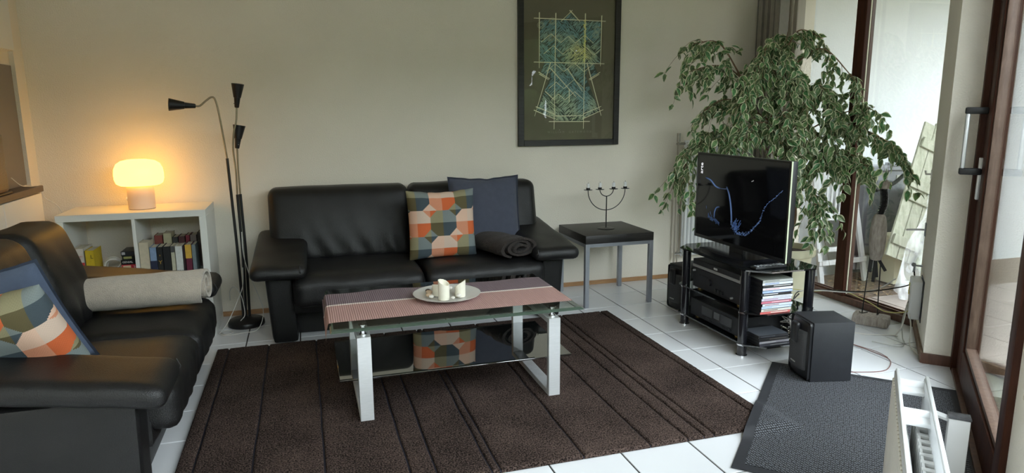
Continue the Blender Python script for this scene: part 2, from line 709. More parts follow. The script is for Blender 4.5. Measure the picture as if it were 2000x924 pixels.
def tile_mb(poly):
    n = len(poly)
    cx = sum(p[0] for p in poly) / n
    cy = sum(p[1] for p in poly) / n
    e = .0015
    mb = MB()

    def ins(p):
        d = Vector((p[0] - cx, p[1] - cy))
        d -= d.normalized() * e * 1.4
        return (cx + d.x, cy + d.y)
    q = [ins(p) for p in poly]
    v = [(p[0], p[1], -.006) for p in poly] + [(p[0], p[1], -.0012) for p in poly] + [(p[0], p[1], 0) for p in q]
    f = [tuple(range(2 * n, 3 * n))]
    for k in (0, n):
        for i in range(n):
            j = (i + 1) % n
            f.append((k + i, k + j, k + n + j, k + n + i))
    return mb.add(v, f)


_fi = cam.matrix_world.inverted()


def in_view(p, m=0.04):
    q = _fi @ Vector(p)
    if q.z > -.05:
        return False
    u = q.x / -q.z * 1308.16 / 2000
    w = q.y / -q.z * 1308.16 / 924
    return abs(u) < .5 + m and abs(w) < .5 + m


_full = None
rest = MB()
G = .0035
for i in range(-12, 6):
    for j in range(-23, 1):
        x0, y0 = i * .3, j * .3 - .3
        poly = [(x0 + G, y0 + G), (x0 + .3 - G, y0 + G), (x0 + .3 - G, y0 + .3 - G), (x0 + G, y0 + .3 - G)]
        if y0 + .01 > 0:
            continue
        c = clip(poly, (1, -1), 3.275)
        c = clip(c, (1, 0), 1.515) if c else c
        if len(c) < 3:
            continue
        whole = len(c) == 4 and abs(c[0][0] - poly[0][0]) < 1e-6 and all(abs(a[0] - b[0]) + abs(a[1] - b[1]) < 1e-6 for a, b in zip(c, poly))
        seen = any(in_view((px, py, 0)) for px, py in poly)
        if not seen:
            t = tile_mb(c)
            rest.add(t.v, t.f)
            continue
        if whole:
            if _full is None:
                _full = tile_mb([(p[0] - x0, p[1] - y0) for p in poly]).mesh('tile', TILE, 12)
            o = bpy.data.objects.new('tile', _full)
        else:
            o = bpy.data.objects.new('tile', tile_mb([(p[0] - x0, p[1] - y0) for p in c]).mesh('tile', TILE, 12))
        COL.objects.link(o)
        o.parent = floor
        o.location = (x0, y0, 0)
_t = part('tiles_behind_viewer', rest, TILE, floor, angle=12)
_t['kind'] = 'stuff'

# ---- walls and ceiling
struct('wall_back', MB().box(-3.75, 1.80, 0, .22, -.06, 2.62), WALL)
struct('wall_left', MB().box(-3.75, -3.55, -7.1, 0, -.06, 2.62).box(-3.55, -3.525, -.135, 0, 0, 2.6), WALL)
_wr = MB().box(1.52, 1.72, -.285, 0, -.06, 2.62).box(1.52, 1.72, -1.62, -.285, 2.35, 2.62)
struct('wall_right', _wr, WALL)
A = (1.52, -1.582)
struct('wall_diagonal', MB().prism([A, (1.045, -2.057), (1.133, -2.150), (1.18, -2.20), (1.74, -1.62), (1.62, -1.54)], -.06, 2.62), WALL)


def fbox(mb, s0, s1, d0, d1, z0, z1, mi=0, r=0):
    """a box in facade coordinates"""
    M = Matrix(((FS.x, FD.x, 0, P0.x), (FS.y, FD.y, 0, P0.y), (0, 0, 1, 0), (0, 0, 0, 1)))
    if r:
        b = MB().rbox(s0, s1, d0, d1, z0, z1, r, 2)
        vs, fs = b.v, [f[::-1] for f in b.f]
    else:
        b = MB().box(s0, s1, d0, d1, z0, z1)
        vs, fs = b.v, [f[::-1] for f in b.f]
    return mb.add(vs, fs, mi, None, M)


_wf = MB()
fbox(_wf, 0, 6.9, -.125, 0.0, 2.3, 2.62)           # above the glazing
fbox(_wf, 1.66, 1.75, -.125, .0, -.06, 2.3)
fbox(_wf, 1.75, 5.9, -.125, .0, -.06, .52)
fbox(_wf, 5.9, 6.9, -.125, .0, -.06, 2.3)
struct('wall_facade', _wf, WALL)
struct('ceiling', MB().prism([(-3.75, .2), (1.8, .2), (1.8, -1.6), (1.25, -2.27), (-3.75, -7.2)], 2.6, 2.75), CEIL)

# facade window behind the viewer
w2 = part('window_2', fbox(fbox(fbox(fbox(fbox(MB(), 1.75, 5.9, -.09, -.03, .52, .60), 1.75, 5.9, -.09, -.03, 2.22, 2.30), 1.75, 1.82, -.09, -.03, .60, 2.22), 5.82, 5.9, -.09, -.03, .60, 2.22), 3.75, 3.85, -.09, -.03, .60, 2.22), MAHOG)
w2['kind'] = 'structure'
part('pane', fbox(MB(), 1.82, 3.75, -.062, -.058, .60, 2.22), PANE, w2)
part('pane', fbox(MB(), 3.85, 5.82, -.062, -.058, .60, 2.22), PANE, w2)

# ---- skirtings
struct('baseboard_back', MB().rbox(-3.52, 1.52, -.012, 0.0, 0, .032, .003, 1), OAK)
_bd = MB()
_b1 = MB().prism([(1.525, -1.560), (1.0335, -2.0515), (1.045, -2.060), (1.53, -1.575)], 0, .055)
_bd.add(_b1.v, _b1.f)
struct('baseboard_diagonal', _bd, OLDWOOD)
_b2 = MB().prism([(1.0335, -2.0530), (1.045, -2.0560), (1.131, -2.142), (1.122, -2.153), (1.036, -2.067)], 0, .055)
struct('baseboard_reveal', _b2, DARKFRAME)

# ---- sliding window towards the patio (plane x = 1.52 .. 1.62)
win = part('window_1', MB().rbox(1.50, 1.62, -1.585, -.285, 0, .045, .004, 1)
           .rbox(1.525, 1.62, -1.585, -.285, 2.28, 2.35, .004, 1), DARKFRAME)
win['kind'] = 'structure'
win['label'] = 'brown framed sliding window looking onto the patio'
part('track_rail', MB().box(1.535, 1.545, -1.58, -.30, .045, .058).box(1.575, 1.585, -1.58, -.30, .045, .058), DARKFRAME, win)
part('side_frame', MB().rbox(1.525, 1.60, -.325, -.285, .045, 2.28, .004, 1), TAUPE, win, label='taupe painted frame edge beside the blind')
part('centre_post', MB().rbox(1.50, 1.535, -1.005, -.92, .045, 2.28, .004, 1), MAHOG, win, label='dark mahogany centre post')
part('seal_strip', MB().box(1.535, 1.545, -1.004, -.93, .045, 2.28), CREAMSEAL, win, label='cream weather seal')
part('outer_post', MB().rbox(1.545, 1.575, -1.006, -.93, .045, 2.28, .003, 1), DARKFRAME, win)
part('far_end_frame', MB().rbox(1.54, 1.60, -1.60, -1.575, .045, 2.28, .003, 1), TAUPE, win)
part('pane', MB().box(1.548, 1.552, -.93, -.32, .045, 2.28), PANE, win)
part('pane', MB().box(1.578, 1.582, -1.58, -1.0, .045, 2.28), PANE, win)

# ---- brown glazed door in the diagonal facade
dr = part('door_1', fbox(fbox(MB(), -.012, .05, -.10, .016, 0, 2.3, r=.003), 1.565, 1.66, -.10, .02, 0, 2.3, r=.004), MAHOG)
dr['kind'] = 'structure'
dr['label'] = 'dark mahogany glazed garden door with a silver pull handle'
part('head_frame', fbox(MB(), .05, 1.565, -.10, .0, 2.24, 2.30), MAHOG, dr)
part('threshold', fbox(MB(), 0, 1.66, -.125, .012, -.004, .016, r=.004), DARKFRAME, dr)
part('stile', fbox(MB(), .048, .225, -.075, -.008, .016, 2.24, r=.006), MAHOG, dr)
part('stile', fbox(MB(), 1.43, 1.568, -.075, -.004, .016, 2.24, r=.006), MAHOG, dr)
part('bottom_rail', fbox(MB(), .225, 1.43, -.075, -.008, .016, .165, r=.006), MAHOG, dr)
part('top_rail', fbox(MB(), .225, 1.43, -.075, -.008, 2.12, 2.24, r=.006), MAHOG, dr)
_bead = MB()
fbox(_bead, .225, .243, -.055, -.018, .165, 2.12, r=.003)
fbox(_bead, 1.408, 1.43, -.055, -.018, .165, 2.12, r=.003)
fbox(_bead, .243, 1.408, -.055, -.018, .165, .187, r=.003)
part('glazing_bead', _bead, BEADWOOD, dr)
part('pane', fbox(MB(), .232, 1.42, -.046, -.040, .175, 2.13), PANE, dr)
hd = part('handle', fbox(MB(), .088, .122, .062, .080, 1.035, 1.30, r=.008), STEEL, dr, label='silver grip bar of the door handle')
_hb = MB()
for z in (1.295, 1.008):
    fbox(_hb, .085, .125, -.008, .084, z, z + .032, r=.007)
part('handle_end', _hb, BLACKPLASTIC, hd)
part('lock_plate', fbox(MB(), .085, .115, -.010, .006, .89, 1.09, r=.003), STEEL, dr)

# ---- poster wall fittings further down; vertical blind gathered in the corner
bl = thing('vertical_blind', 'gathered taupe vertical blind slats hanging in the window corner', 'blind', (1.43, -.17, .25))
for i in range(13):
    y = -.045 - i * .0215
    a = random.uniform(-.25, .25) + .15
    M = Matrix.Translation((1.43, y, 0)) @ Matrix.Rotation(a, 4, 'Z')
    part('slat', MB().box(-.045, .045, -.0015, .0015, .30, 2.40, M=M), BLINDS if i % 3 else BLINDS2, bl, True)
part('headrail', MB().rbox(1.405, 1.455, -1.55, -.02, 2.40, 2.44, .004, 1), WHITELAM, bl, True)


# ================================================================== outside: patio
GZ = -.09
gr = part('ground_patio', MB().box(1.62, 6.5, -6, .0, GZ - .06, GZ - .012), EARTH)
gr['kind'] = 'structure'
_pv = None
for i in range(9):
    for j in range(9):
        x, y = 1.64 + i * .405, -.72 - j * .405
        if i > 4 and j > 4:
            continue
        if _pv is None:
            _pv = MB().rbox(0, .397, -.397, 0, GZ - .03, GZ, .006, 1).mesh('paver', PAVER)
        o = bpy.data.objects.new('paver', _pv)
        COL.objects.link(o)
        o.parent = gr
        o.location = (x, y, random.uniform(-.004, .004))
struct('ground_garden', MB().box(-14, 16, -20, .5, -.30, -.16), LAWN)
struct('wall_garden', MB().box(1.80, 7.0, .18, .38, -.16, 3.6), OUTWALL, label='bright white rendered garden wall')
struct('added_patio_shade', MB().box(1.60, 4.8, -3.2, .2, 2.66, 2.78), WHITELAM)  # unseen slab added above the patio to dim the light on the garden wall
# hedge closing the garden behind the viewer
hm = MB()
for i in range(60):
    for j in range(8):
        x = -8 + i * .4
        y = -13 + i * .10
        hm.sphere((x + random.uniform(-.2, .2), y + random.uniform(-.4, .4), -.1 + j * .42 + random.uniform(-.15, .15)), random.uniform(.3, .5), n=7, m=5)
for i in range(22):  # unseen extra row, added to block low sky light and bounce green
    for j in range(8):
        hm.sphere((7.6 + random.uniform(-.3, .3), .2 - i * .4 + random.uniform(-.2, .2), -.1 + j * .42 + random.uniform(-.15, .15)), random.uniform(.3, .5), n=7, m=5)
hd_ = single('hedge', hm, mat('hedge_leaves', (.045, .085, .02), .9, var=.6, vscale=6, bump=1, bscale=20), 'dense green garden hedge beyond the garden door, with an added unseen row beyond the patio', 'hedge', kind='stuff')

# leaf litter by the wall
lm = MB()
for i in range(160):
    x = random.uniform(1.75, 3.0)
    y = random.uniform(-.72, -.2)
    a = random.uniform(0, 6.3)
    s = random.uniform(.012, .03)
    z = GZ - .008 + random.uniform(0, .006)
    lm.add([(x + s * math.cos(a), y + s * math.sin(a), z), (x - s * .4 * math.sin(a), y + s * .4 * math.cos(a), z + .006),
            (x - s * math.cos(a), y - s * math.sin(a), z), (x + s * .4 * math.sin(a), y - s * .4 * math.cos(a), z + .004)], [(0, 1, 2, 3)])
single('dry_leaves', lm, mat('dry_leaf', (.36, .24, .12), .9, var=.4, vscale=40), 'brown dry leaves littering the patio by the window', 'leaves', kind='stuff')


def bar(mb, a, b, w, t, nrm=(0, 1, 0)):
    """a flat board from a to b, w wide, t thick along nrm"""
    a, b, n = Vector(a), Vector(b), Vector(nrm).normalized()
    x = (b - a).normalized()
    y = n.cross(x).normalized()
    n = x.cross(y)
    L = (b - a).length
    M = Matrix(((x.x, y.x, n.x, a.x), (x.y, y.y, n.y, a.y), (x.z, y.z, n.z, a.z), (0, 0, 0, 1)))
    return mb.rbox(0, L, -w / 2, w / 2, -t / 2, t / 2, min(.003, t / 4), 1, M=M)


# white folding garden chair
ch = thing('folding_garden_chair', 'white painted slatted folding garden chair outside behind the plant pot', 'chair', (2.05, -.30, GZ))
Y = -.30
part('leg', bar(MB(), (1.83, Y, .62), (1.985, Y + .02, GZ), .045, .028), WHITEWOOD, ch, True)
part('leg', bar(MB(), (2.20, Y, .72), (2.43, Y + .02, GZ), .045, .028), WHITEWOOD, ch, True)
part('back_stile', bar(MB(), (1.86, Y + .05, .86), (1.93, Y + .06, .18), .04, .025), WHITEWOOD, ch, True)
part('back_stile', bar(MB(), (2.16, Y + .05, .88), (2.22, Y + .06, .16), .04, .025), WHITEWOOD, ch, True)
part('back_rail', bar(MB(), (1.86, Y + .045, .46), (2.22, Y + .045, .47), .06, .025), WHITEWOOD, ch, True)
part('back_rail', bar(MB(), (1.86, Y + .045, .86), (2.18, Y + .045, .87), .06, .025), WHITEWOOD, ch, True)
for i in range(6):
    x = 1.905 + i * .045
    part('slat', bar(MB(), (x, Y + .045, .47), (x - .005 + .002 * i, Y + .045, .85), .022, .012), WHITEWOOD, ch, True)
part('stretcher', bar(MB(), (1.90, Y, .20), (2.22, Y, .205), .035, .025), WHITEWOOD, ch, True)
part('stretcher', bar(MB(), (1.92, Y, .09), (2.40, Y, .10), .04, .025), WHITEWOOD, ch, True)

# dark tarpaulin-covered heap and pale grey plastic screens
tb = MB().soft(2.33, 2.95, -.24, -.03, .10, .74, .10, (14, 10, 12), lambda p, u: p + Vector((0.02 * noise.noise(p * 7), .03 * noise.noise(p * 6 + Vector((3, 0, 0))), -.16 * abs(u.x) ** 2 * (u.z > 0) + .03 * noise.noise(p * 5))))
tp = thing('covered_grill', 'dark grey tarpaulin cover over a garden grill by the white wall', 'cover', (2.64, -.05, GZ))
part('tarpaulin', tb, TARP, tp, True)
part('pole_handle', MB().tube(catmull([(2.50, -.24, .66), (2.72, -.22, .72), (2.92, -.2, .86), (2.99, -.2, .88)]), .016, 8), BLACKMETAL, tp, True)
part('leg', MB().box(2.40, 2.44, -.10, -.06, GZ, .16), BLACKMETAL, tp, True)
part('leg', MB().box(2.84, 2.88, -.10, -.06, GZ, .16), BLACKMETAL, tp, True)
pl_ = MB().rbox(2.52, 2.96, -.48, -.30, GZ, .30, .01, 2).rbox(2.50, 2.98, -.50, -.28, .27, .31, .008, 1)
single('garden_planter', pl_, POT, 'pale cream garden trough standing outside beside the folding chair', 'planter')
sc_ = thing('plastic_screen', 'pale grey plastic storage box against the white garden wall', 'storage box', (3.2, .06, GZ))
part('panel', MB().rbox(2.62, 3.95, .02, .16, GZ, .80, .01, 1), GREYPLASTIC, sc_, True)
part('lid', MB().rbox(2.60, 3.97, .0, .17, .79, .835, .008, 1), GREYPLASTIC, sc_, True)
for x in (2.90, 3.32, 3.72):
    part('lid_catch', MB().rbox(x, x + .10, -.005, .08, .83, .86, .004, 1), GREYPLASTIC, sc_, True)
part('vent', MB().box(2.98, 3.03, .012, .024, .70, .75), WHITELAM, sc_, True)

# weathered gate of boards leaning at a tilt
ga = thing('leaning_gate', 'weathered green-stained timber gate leaning tilted behind plastic film', 'gate', (2.75, -.55, GZ))
gx = Vector((math.cos(-.36), 0, math.sin(-.36)))
gz = Vector((math.sin(.36), .10, math.cos(.36))).normalized()
go = Vector((2.22, -.66, GZ + .31))


def gpt(u, w, d=0):
    return go + gx * u + gz * w + Vector((0, d, 0))


for i in range(8):
    u = .05 + i * .115
    m = MOSSWOOD if i in (4, 7) else PALEWOOD
    part('board', bar(MB(), gpt(u, 0), gpt(u, 1.08 + .03 * math.sin(i * 2.1)), .108, .018), m, ga, True)
for w in (.14, .50, .60, .92):
    part('cross_rail', bar(MB(), gpt(0, w, -.025), gpt(.93, w, -.025), .075, .022), PALEWOOD, ga, True)
part('brace', bar(MB(), gpt(.30, -.02, -.045), gpt(.58, 1.2, -.045), .10, .02), MOSSWOOD, ga, True)
part('brace', bar(MB(), gpt(.60, .02, -.045), gpt(.86, 1.02, -.045), .05, .02), PALEWOOD, ga, True)
# clear plastic film draped over it
fm = MB()
NU, NV = 26, 26
pts = {}
for i in range(NU + 1):
    for j in range(NV + 1):
        t = i / NU
        s = j / NV
        top = Vector((2.18 + .72 * t, -.80 + .08 * t, -.02 + 1.12 * math.sin(min(1, t) * PI / 2) ** .8))
        bot = Vector((2.18 + .80 * t, -.86, GZ + .01))
        p = bot.lerp(top, s)
        p += Vector((0, .035 * noise.noise(Vector((t * 7, s * 2.5, 1))) - .02 * math.sin(t * 24 + s), .02 * noise.noise(Vector((t * 5, s * 3, 9))) * s))
        pts[i, j] = len(fm.v)
        fm.v.append(tuple(p))
for i in range(NU):
    for j in range(NV):
        fm.f.append((pts[i, j], pts[i + 1, j], pts[i + 1, j + 1], pts[i, j + 1]))
        fm.mi.append(0)
        fm.c.append(None)
single('plastic_film', fm, FILM, 'crumpled clear plastic film draped outside in front of the leaning gate', 'plastic sheet', angle=70)


# ================================================================== sofas
def wrinkle(p, s, k):
    return noise.noise(Vector((p.x * s, p.y * s, p.z * s)) + Vector((k, k * 2, 0)))


def make_sofa(root, W, seed, back_end, plinth):
    """local: x along the sofa, front towards -y, back plane y = 0"""
    inn = W - .235
    part('seat_base', MB().soft(-inn - .02, inn + .02, -.725, -.08, .17, .34, .03, (10, 10, 6)), LEATHER, root)
    part('plinth', MB().soft(-inn - .02, inn + .02, plinth, -.08, .002, .20, .015, (10, 10, 6)), LEATHER, root)
    for sx in (-1, 1):
        def arm_fn(p, u, sx=sx):
            # sloping, rolled armrest pad: low in front, high behind
            t = (p.y + .82) / .76
            p = p.copy()
            p.z += .105 * max(0, min(1, t)) - .012
            p.x += sx * -.02 * t
            p.z += .006 * wrinkle(p, 7, seed)
            return p
        x0, x1 = sorted((sx * (W - .305), sx * W))
        pad = part('armrest', MB().soft(x0, x1, -.815, -.06, .405, .49, .042, (12, 22, 8), arm_fn), LEATHER, root)
        y0, y1 = -.806, -.798
        xs = sorted((sx * (W - .285), sx * (W - .270)))
        part('seam', MB().tube([(xs[0], -.815 + .012, .42), (xs[0], -.818, .45), (xs[0], -.806, .478)], .0025, 6), STITCH, pad)
        def pan_fn(p, u, sx=sx):
            p = p.copy()
            t = (p.z - .02) / .4
            p.x += sx * .022 * (t - .3)
            p.y -= .012 * (t - .2)
            return p
        a, b = sorted((sx * (W - .235), sx * (W - .088)))
        part('arm_panel', MB().soft(a, b, -.705, -.06, .006, .43, .022, (8, 14, 10), pan_fn), LEATHER, root)
    for sx in (-1, 1):
        def seat_fn(p, u, sx=sx):
            p = p.copy()
            e = (1 - u.x ** 4) * (1 - u.y ** 4)
            if u.z > 0:
                p.z += .018 * e
            p.z -= .03 * max(0, -u.y - .55)
            front = max(0, -u.y - .3)
            p.y -= .012 * (1 - u.x ** 2) * (1 if u.y < 0 else 0)
            w = noise.noise(Vector((p.x * 16, seed, p.z * 5)))
            p.y += .009 * w * (1 if u.y < -.9 else 0)
            p.z += .006 * noise.noise(Vector((p.x * 5 + seed, p.y * 6, 0))) + .006 * w * front
            return p
        a, b = sorted((sx * .004, sx * (inn + .012)))
        part('seat_cushion', MB().soft(a, b, -.795, -.22, .235, .402, .045, (26, 18, 10), seat_fn), LEATHER, root)
    for sx in (-1, 1):
        def back_fn(p, u, sx=sx):
            p = p.copy()
            t = (p.z - .40) / .45
            # leans back; belly low down, pinched wrinkles at the foot
            p.y += .11 * t - .03 * math.sin(max(0, min(1, t)) * PI) * (1 if u.y < 0 else 0) * (1 - u.x ** 4)
            if u.y < 0:
                fold = math.sin(p.x * 46 + t * 9 + 2.5 * noise.noise(Vector((p.x * 3, t * 2, seed))))
                low = math.exp(-((t - .12) / .16) ** 2)
                mid = .35 * math.exp(-((t - .5) / .3) ** 2) * (.5 + .5 * math.sin(p.x * 5 + seed))
                p.y -= .0075 * fold * (low + mid) * (1 - u.x ** 6)
            # outer end narrows towards the armrest in front
            if u.x * sx > .5 and t < .25:
                pass
            p.z += .008 * noise.noise(Vector((p.x * 4, seed, 3))) * (t > .5)
            return p
        a, b = sorted((sx * .003, sx * back_end))
        part('back_cushion', MB().soft(a, b, -.320, -.135, .385, .852, .055, (44, 8, 26), back_fn), LEATHER, root)
    part('back_frame', MB().soft(-W + .12, W - .12, -.13, -.02, .06, .70, .02, (8, 4, 8)), LEATHER, root)


sofa1 = thing('leather_sofa', 'black leather two-seat sofa against the back wall', 'sofa', (-1.365, 0, 0))
make_sofa(sofa1, .98, 3.1, .885, -.535)
sofa2 = thing('leather_sofa', 'black leather two-seat sofa in front of the white bookshelf, armrest cut off by the frame', 'sofa', (-3.292, -1.605, 0), PI / 2)
make_sofa(sofa2, .825, 8.4, .455, -.655)


# ================================================================== cushions
def cushion_mesh(w, t, n=44, colfn=None, seed=0.0, flange=0.0):
    """square cushion in local xz, thickness along y, standing on its lower edge"""
    mb = MB()
    idx = {}
    for side in (-1, 1):
        for i in range(n + 1):
            for j in range(n + 1):
                u, v = 2 * i / n - 1, 2 * j / n - 1
                edge = max(abs(u), abs(v)) >= 1 - 1e-9
                if edge and side == 1:
                    idx[side, i, j] = idx[-1, i, j]
                    continue
                pin = 1 - .045 * (1 - v * v) * abs(u) ** 3
                pin2 = 1 - .045 * (1 - u * u) * abs(v) ** 3
                q = max(0, (1 - u ** 4) * (1 - v ** 4)) ** .62
                if flange:
                    lim = 1 - flange
                    uu, vv = min(1, abs(u) / lim), min(1, abs(v) / lim)
                    q = max(0, (1 - uu ** 4) * (1 - vv ** 4)) ** .62
                y = side * t / 2 * q * (1 + .10 * noise.noise(Vector((u * 2 + seed, v * 2, side))))
                x = u * w / 2 * pin
                z = v * w / 2 * pin2
                z -= .010 * (1 - abs(u)) * max(0, v) * (1 + noise.noise(Vector((u * 4, seed, 0))))
                idx[side, i, j] = len(mb.v)
                mb.v.append((x, y, z + w / 2))
    for side in (-1, 1):
        for i in range(n):
            for j in range(n):
                f = (idx[side, i, j], idx[side, i + 1, j], idx[side, i + 1, j + 1], idx[side, i, j + 1])
                mb.f.append(f if side == -1 else f[::-1])
                mb.mi.append(0)
                mb.c.append(colfn((i + .5) / n, (j + .5) / n) if colfn else None)
    return mb


def octagon_print(u, v):
    """patchwork of octagons and diamonds, each split into quarters of two tints"""
    P = .376
    gx_, gy_ = (u - .49) / P + 10, (v - .52) / P + 10
    i, j = round(gx_), round(gy_)
    a, b = gx_ - i, gy_ - j
    dia = abs(a) + abs(b) > .73
    kind = (i + j) % 2
    if dia:
        i2, j2 = math.floor(gx_) + .5, math.floor(gy_) + .5
        a, b = gx_ - i2, gy_ - j2
        kind = (math.floor(gx_) + math.floor(gy_)) % 2
    l, up = a < 0, b > 0
    if kind == 0:      # olive and slate
        c = {(1, 1): (.29, .26, .155), (0, 1): (.20, .23, .23), (1, 0): (.115, .095, .045), (0, 0): (.060, .080, .095)}
    else:              # blush and orange
        c = {(1, 1): (.72, .48, .36), (0, 1): (.66, .50, .40), (1, 0): (.64, .27, .16), (0, 0): (.62, .135, .045)}
    c = c[int(l), int(up)]
    k = 1 + .05 * math.sin(u * 300) * math.sin(v * 290)
    return tuple(x * k for x in c)


def place(name, mb, mats, label, cat, origin, xdir, zdir, group=None):
    x = Vector(xdir).normalized()
    z = Vector(zdir)
    z = (z - x * z.dot(x)).normalized()
    y = z.cross(x)
    o = part(name, mb, mats)
    o.matrix_world = Matrix(((x.x, y.x, z.x, origin[0]), (x.y, y.y, z.y, origin[1]), (x.z, y.z, z.z, origin[2]), (0, 0, 0, 1)))
    o['label'] = label
    o['category'] = cat
    if group:
        o['group'] = group
    return o


NP = 88
place('patterned_cushion', cushion_mesh(.435, .13, NP, octagon_print, 2.0), WEAVE, 'octagon patchwork cushion in orange, blush and slate on the back wall sofa', 'cushion',
      (-1.207, -.535, .408), (1, .03, 0), (0, .15, 1), 'scatter cushions')
place('plain_cushion', cushion_mesh(.485, .09, 40, None, 5.0, .06), BLUECLOTH, 'plain slate blue cushion behind the folded dark blanket', 'cushion',
      (-.888, -.410, .425), (1, -.02, 0), (0, .19, 1), 'scatter cushions')
place('plain_cushion', cushion_mesh(.45, .13, 40, None, 6.0, .05), BLUECLOTH2, 'plain denim blue cushion behind the patterned one beside the near armrest', 'cushion',
      (-3.005, -1.866, .392), (.966, -.165, .19), (-.25, -.35, .90), 'scatter cushions')
place('patterned_cushion', cushion_mesh(.40, .15, NP, octagon_print, 9.0), WEAVE, 'octagon patchwork cushion leaning beside the near sofa armrest', 'cushion',
      (-2.945, -2.030, .402), (.971, -.128, .19), (-.235, -.425, .872), 'scatter cushions')


# ================================================================== blankets
def rolled(name, a, b, r, m, label, turns=2.2, flat=.85, wide=1.08, th=.016, lump=.07):
    a, b = Vector(a), Vector(b)
    ax = (b - a).normalized()
    sd = ax.cross(Vector((0, 0, 1))).normalized()
    up = sd.cross(ax)
    mb = MB()
    n, L = 72, 22
    outer, inner = [], []
    grid = {}
    for k in range(n + 1):
        t = k / n
        ang = -PI / 2 + .4 + t * turns * 2 * PI
        rad = r * (1 - .66 * t)
        for i in range(L + 1):
            s = i / L
            e = .025 * math.sin(ang * .5) * (s - .5)
            p0 = a.lerp(b, s) + ax * (e + .035 * (t - .5) * (1 if s > .9 else 0))
            rr = rad * (1 + lump * noise.noise(Vector((s * 5, t * 6, 1)))) * (1 + .05 * s)
            sag = 1 if math.sin(ang) > 0 else .92
            dirv = sd * math.cos(ang) * wide + up * math.sin(ang) * flat * sag
            for w, q in ((0, rr), (1, rr - th)):
                grid[w, k, i] = len(mb.v)
                mb.v.append(tuple(p0 + dirv * q))
    def q4(*f):
        mb.f.append(tuple(f))
        mb.mi.append(0)
        mb.c.append(None)
    for k in range(n):
        for i in range(L):
            q4(grid[0, k, i], grid[0, k, i + 1], grid[0, k + 1, i + 1], grid[0, k + 1, i])
            q4(grid[1, k, i], grid[1, k + 1, i], grid[1, k + 1, i + 1], grid[1, k, i + 1])
        q4(grid[0, k, 0], grid[0, k + 1, 0], grid[1, k + 1, 0], grid[1, k, 0])
        q4(grid[0, k, L], grid[1, k, L], grid[1, k + 1, L], grid[0, k + 1, L])
    for i in range(L):
        q4(grid[0, 0, i], grid[1, 0, i], grid[1, 0, i + 1], grid[0, 0, i + 1])
        q4(grid[0, n, i], grid[0, n, i + 1], grid[1, n, i + 1], grid[1, n, i])
    return single(name, mb, m, label, 'blanket', angle=75)


rolled('rolled_blanket', (-3.005, -1.245, .510), (-2.49, -1.255, .518), .099, FLEECE, 'rolled cream fleece blanket lying on the sofa seat beside the bookshelf')

# dark blanket folded into a flat bundle, its layered end towards the viewer
rolled('folded_blanket', (-.885, -.42, .484), (-.770, -.765, .488), .070, BROWNFLEECE, 'folded dark brown fleece blanket beside the slate blue cushion', 2.6, .98, 1.95, .013, .16)

# ================================================================== rug
RX0, RX1, RY0, RY1 = -2.545, -.150, -2.440, -.722
LINES = [-2.482, -2.272, -2.012, -1.715, -1.620, -1.425, -1.391, -1.056, -.771, -.604, -.527, -.480, -.205]
PILE = None


def rug_mat(name, dark, light):
    m, nt, b = _new(name)
    N = nt.nodes
    L = nt.links
    tc = N.new('ShaderNodeTexCoord')
    n = N.new('ShaderNodeTexNoise')
    n.inputs['Scale'].default_value = 170
    n.inputs['Detail'].default_value = 3
    n2 = N.new('ShaderNodeTexNoise')
    n2.inputs['Scale'].default_value = 3.2
    n2.inputs['Detail'].default_value = 3
    mx = N.new('ShaderNodeMath')
    mx.operation = 'MULTIPLY_ADD'
    mx.inputs[1].default_value = .28
    L.new(n2.outputs['Fac'], mx.inputs[0])
    L.new(n.outputs['Fac'], mx.inputs[2])
    r = N.new('ShaderNodeValToRGB')
    r.color_ramp.elements[0].position = .52
    r.color_ramp.elements[1].position = .82
    r.color_ramp.elements[0].color = (*dark, 1)
    r.color_ramp.elements[1].color = (*light, 1)
    L.new(tc.outputs['Object'], n.inputs['Vector'])
    L.new(tc.outputs['Object'], n2.inputs['Vector'])
    L.new(mx.outputs[0], r.inputs['Fac'])
    L.new(r.outputs['Color'], b.inputs['Base Color'])
    bp = N.new('ShaderNodeBump')
    bp.inputs['Strength'].default_value = 1.0
    bp.inputs['Distance'].default_value = .006
    L.new(n.outputs['Fac'], bp.inputs['Height'])
    L.new(bp.outputs['Normal'], b.inputs['Normal'])
    b.inputs['Roughness'].default_value = 1
    b.inputs['Specular IOR Level'].default_value = .1
    return m


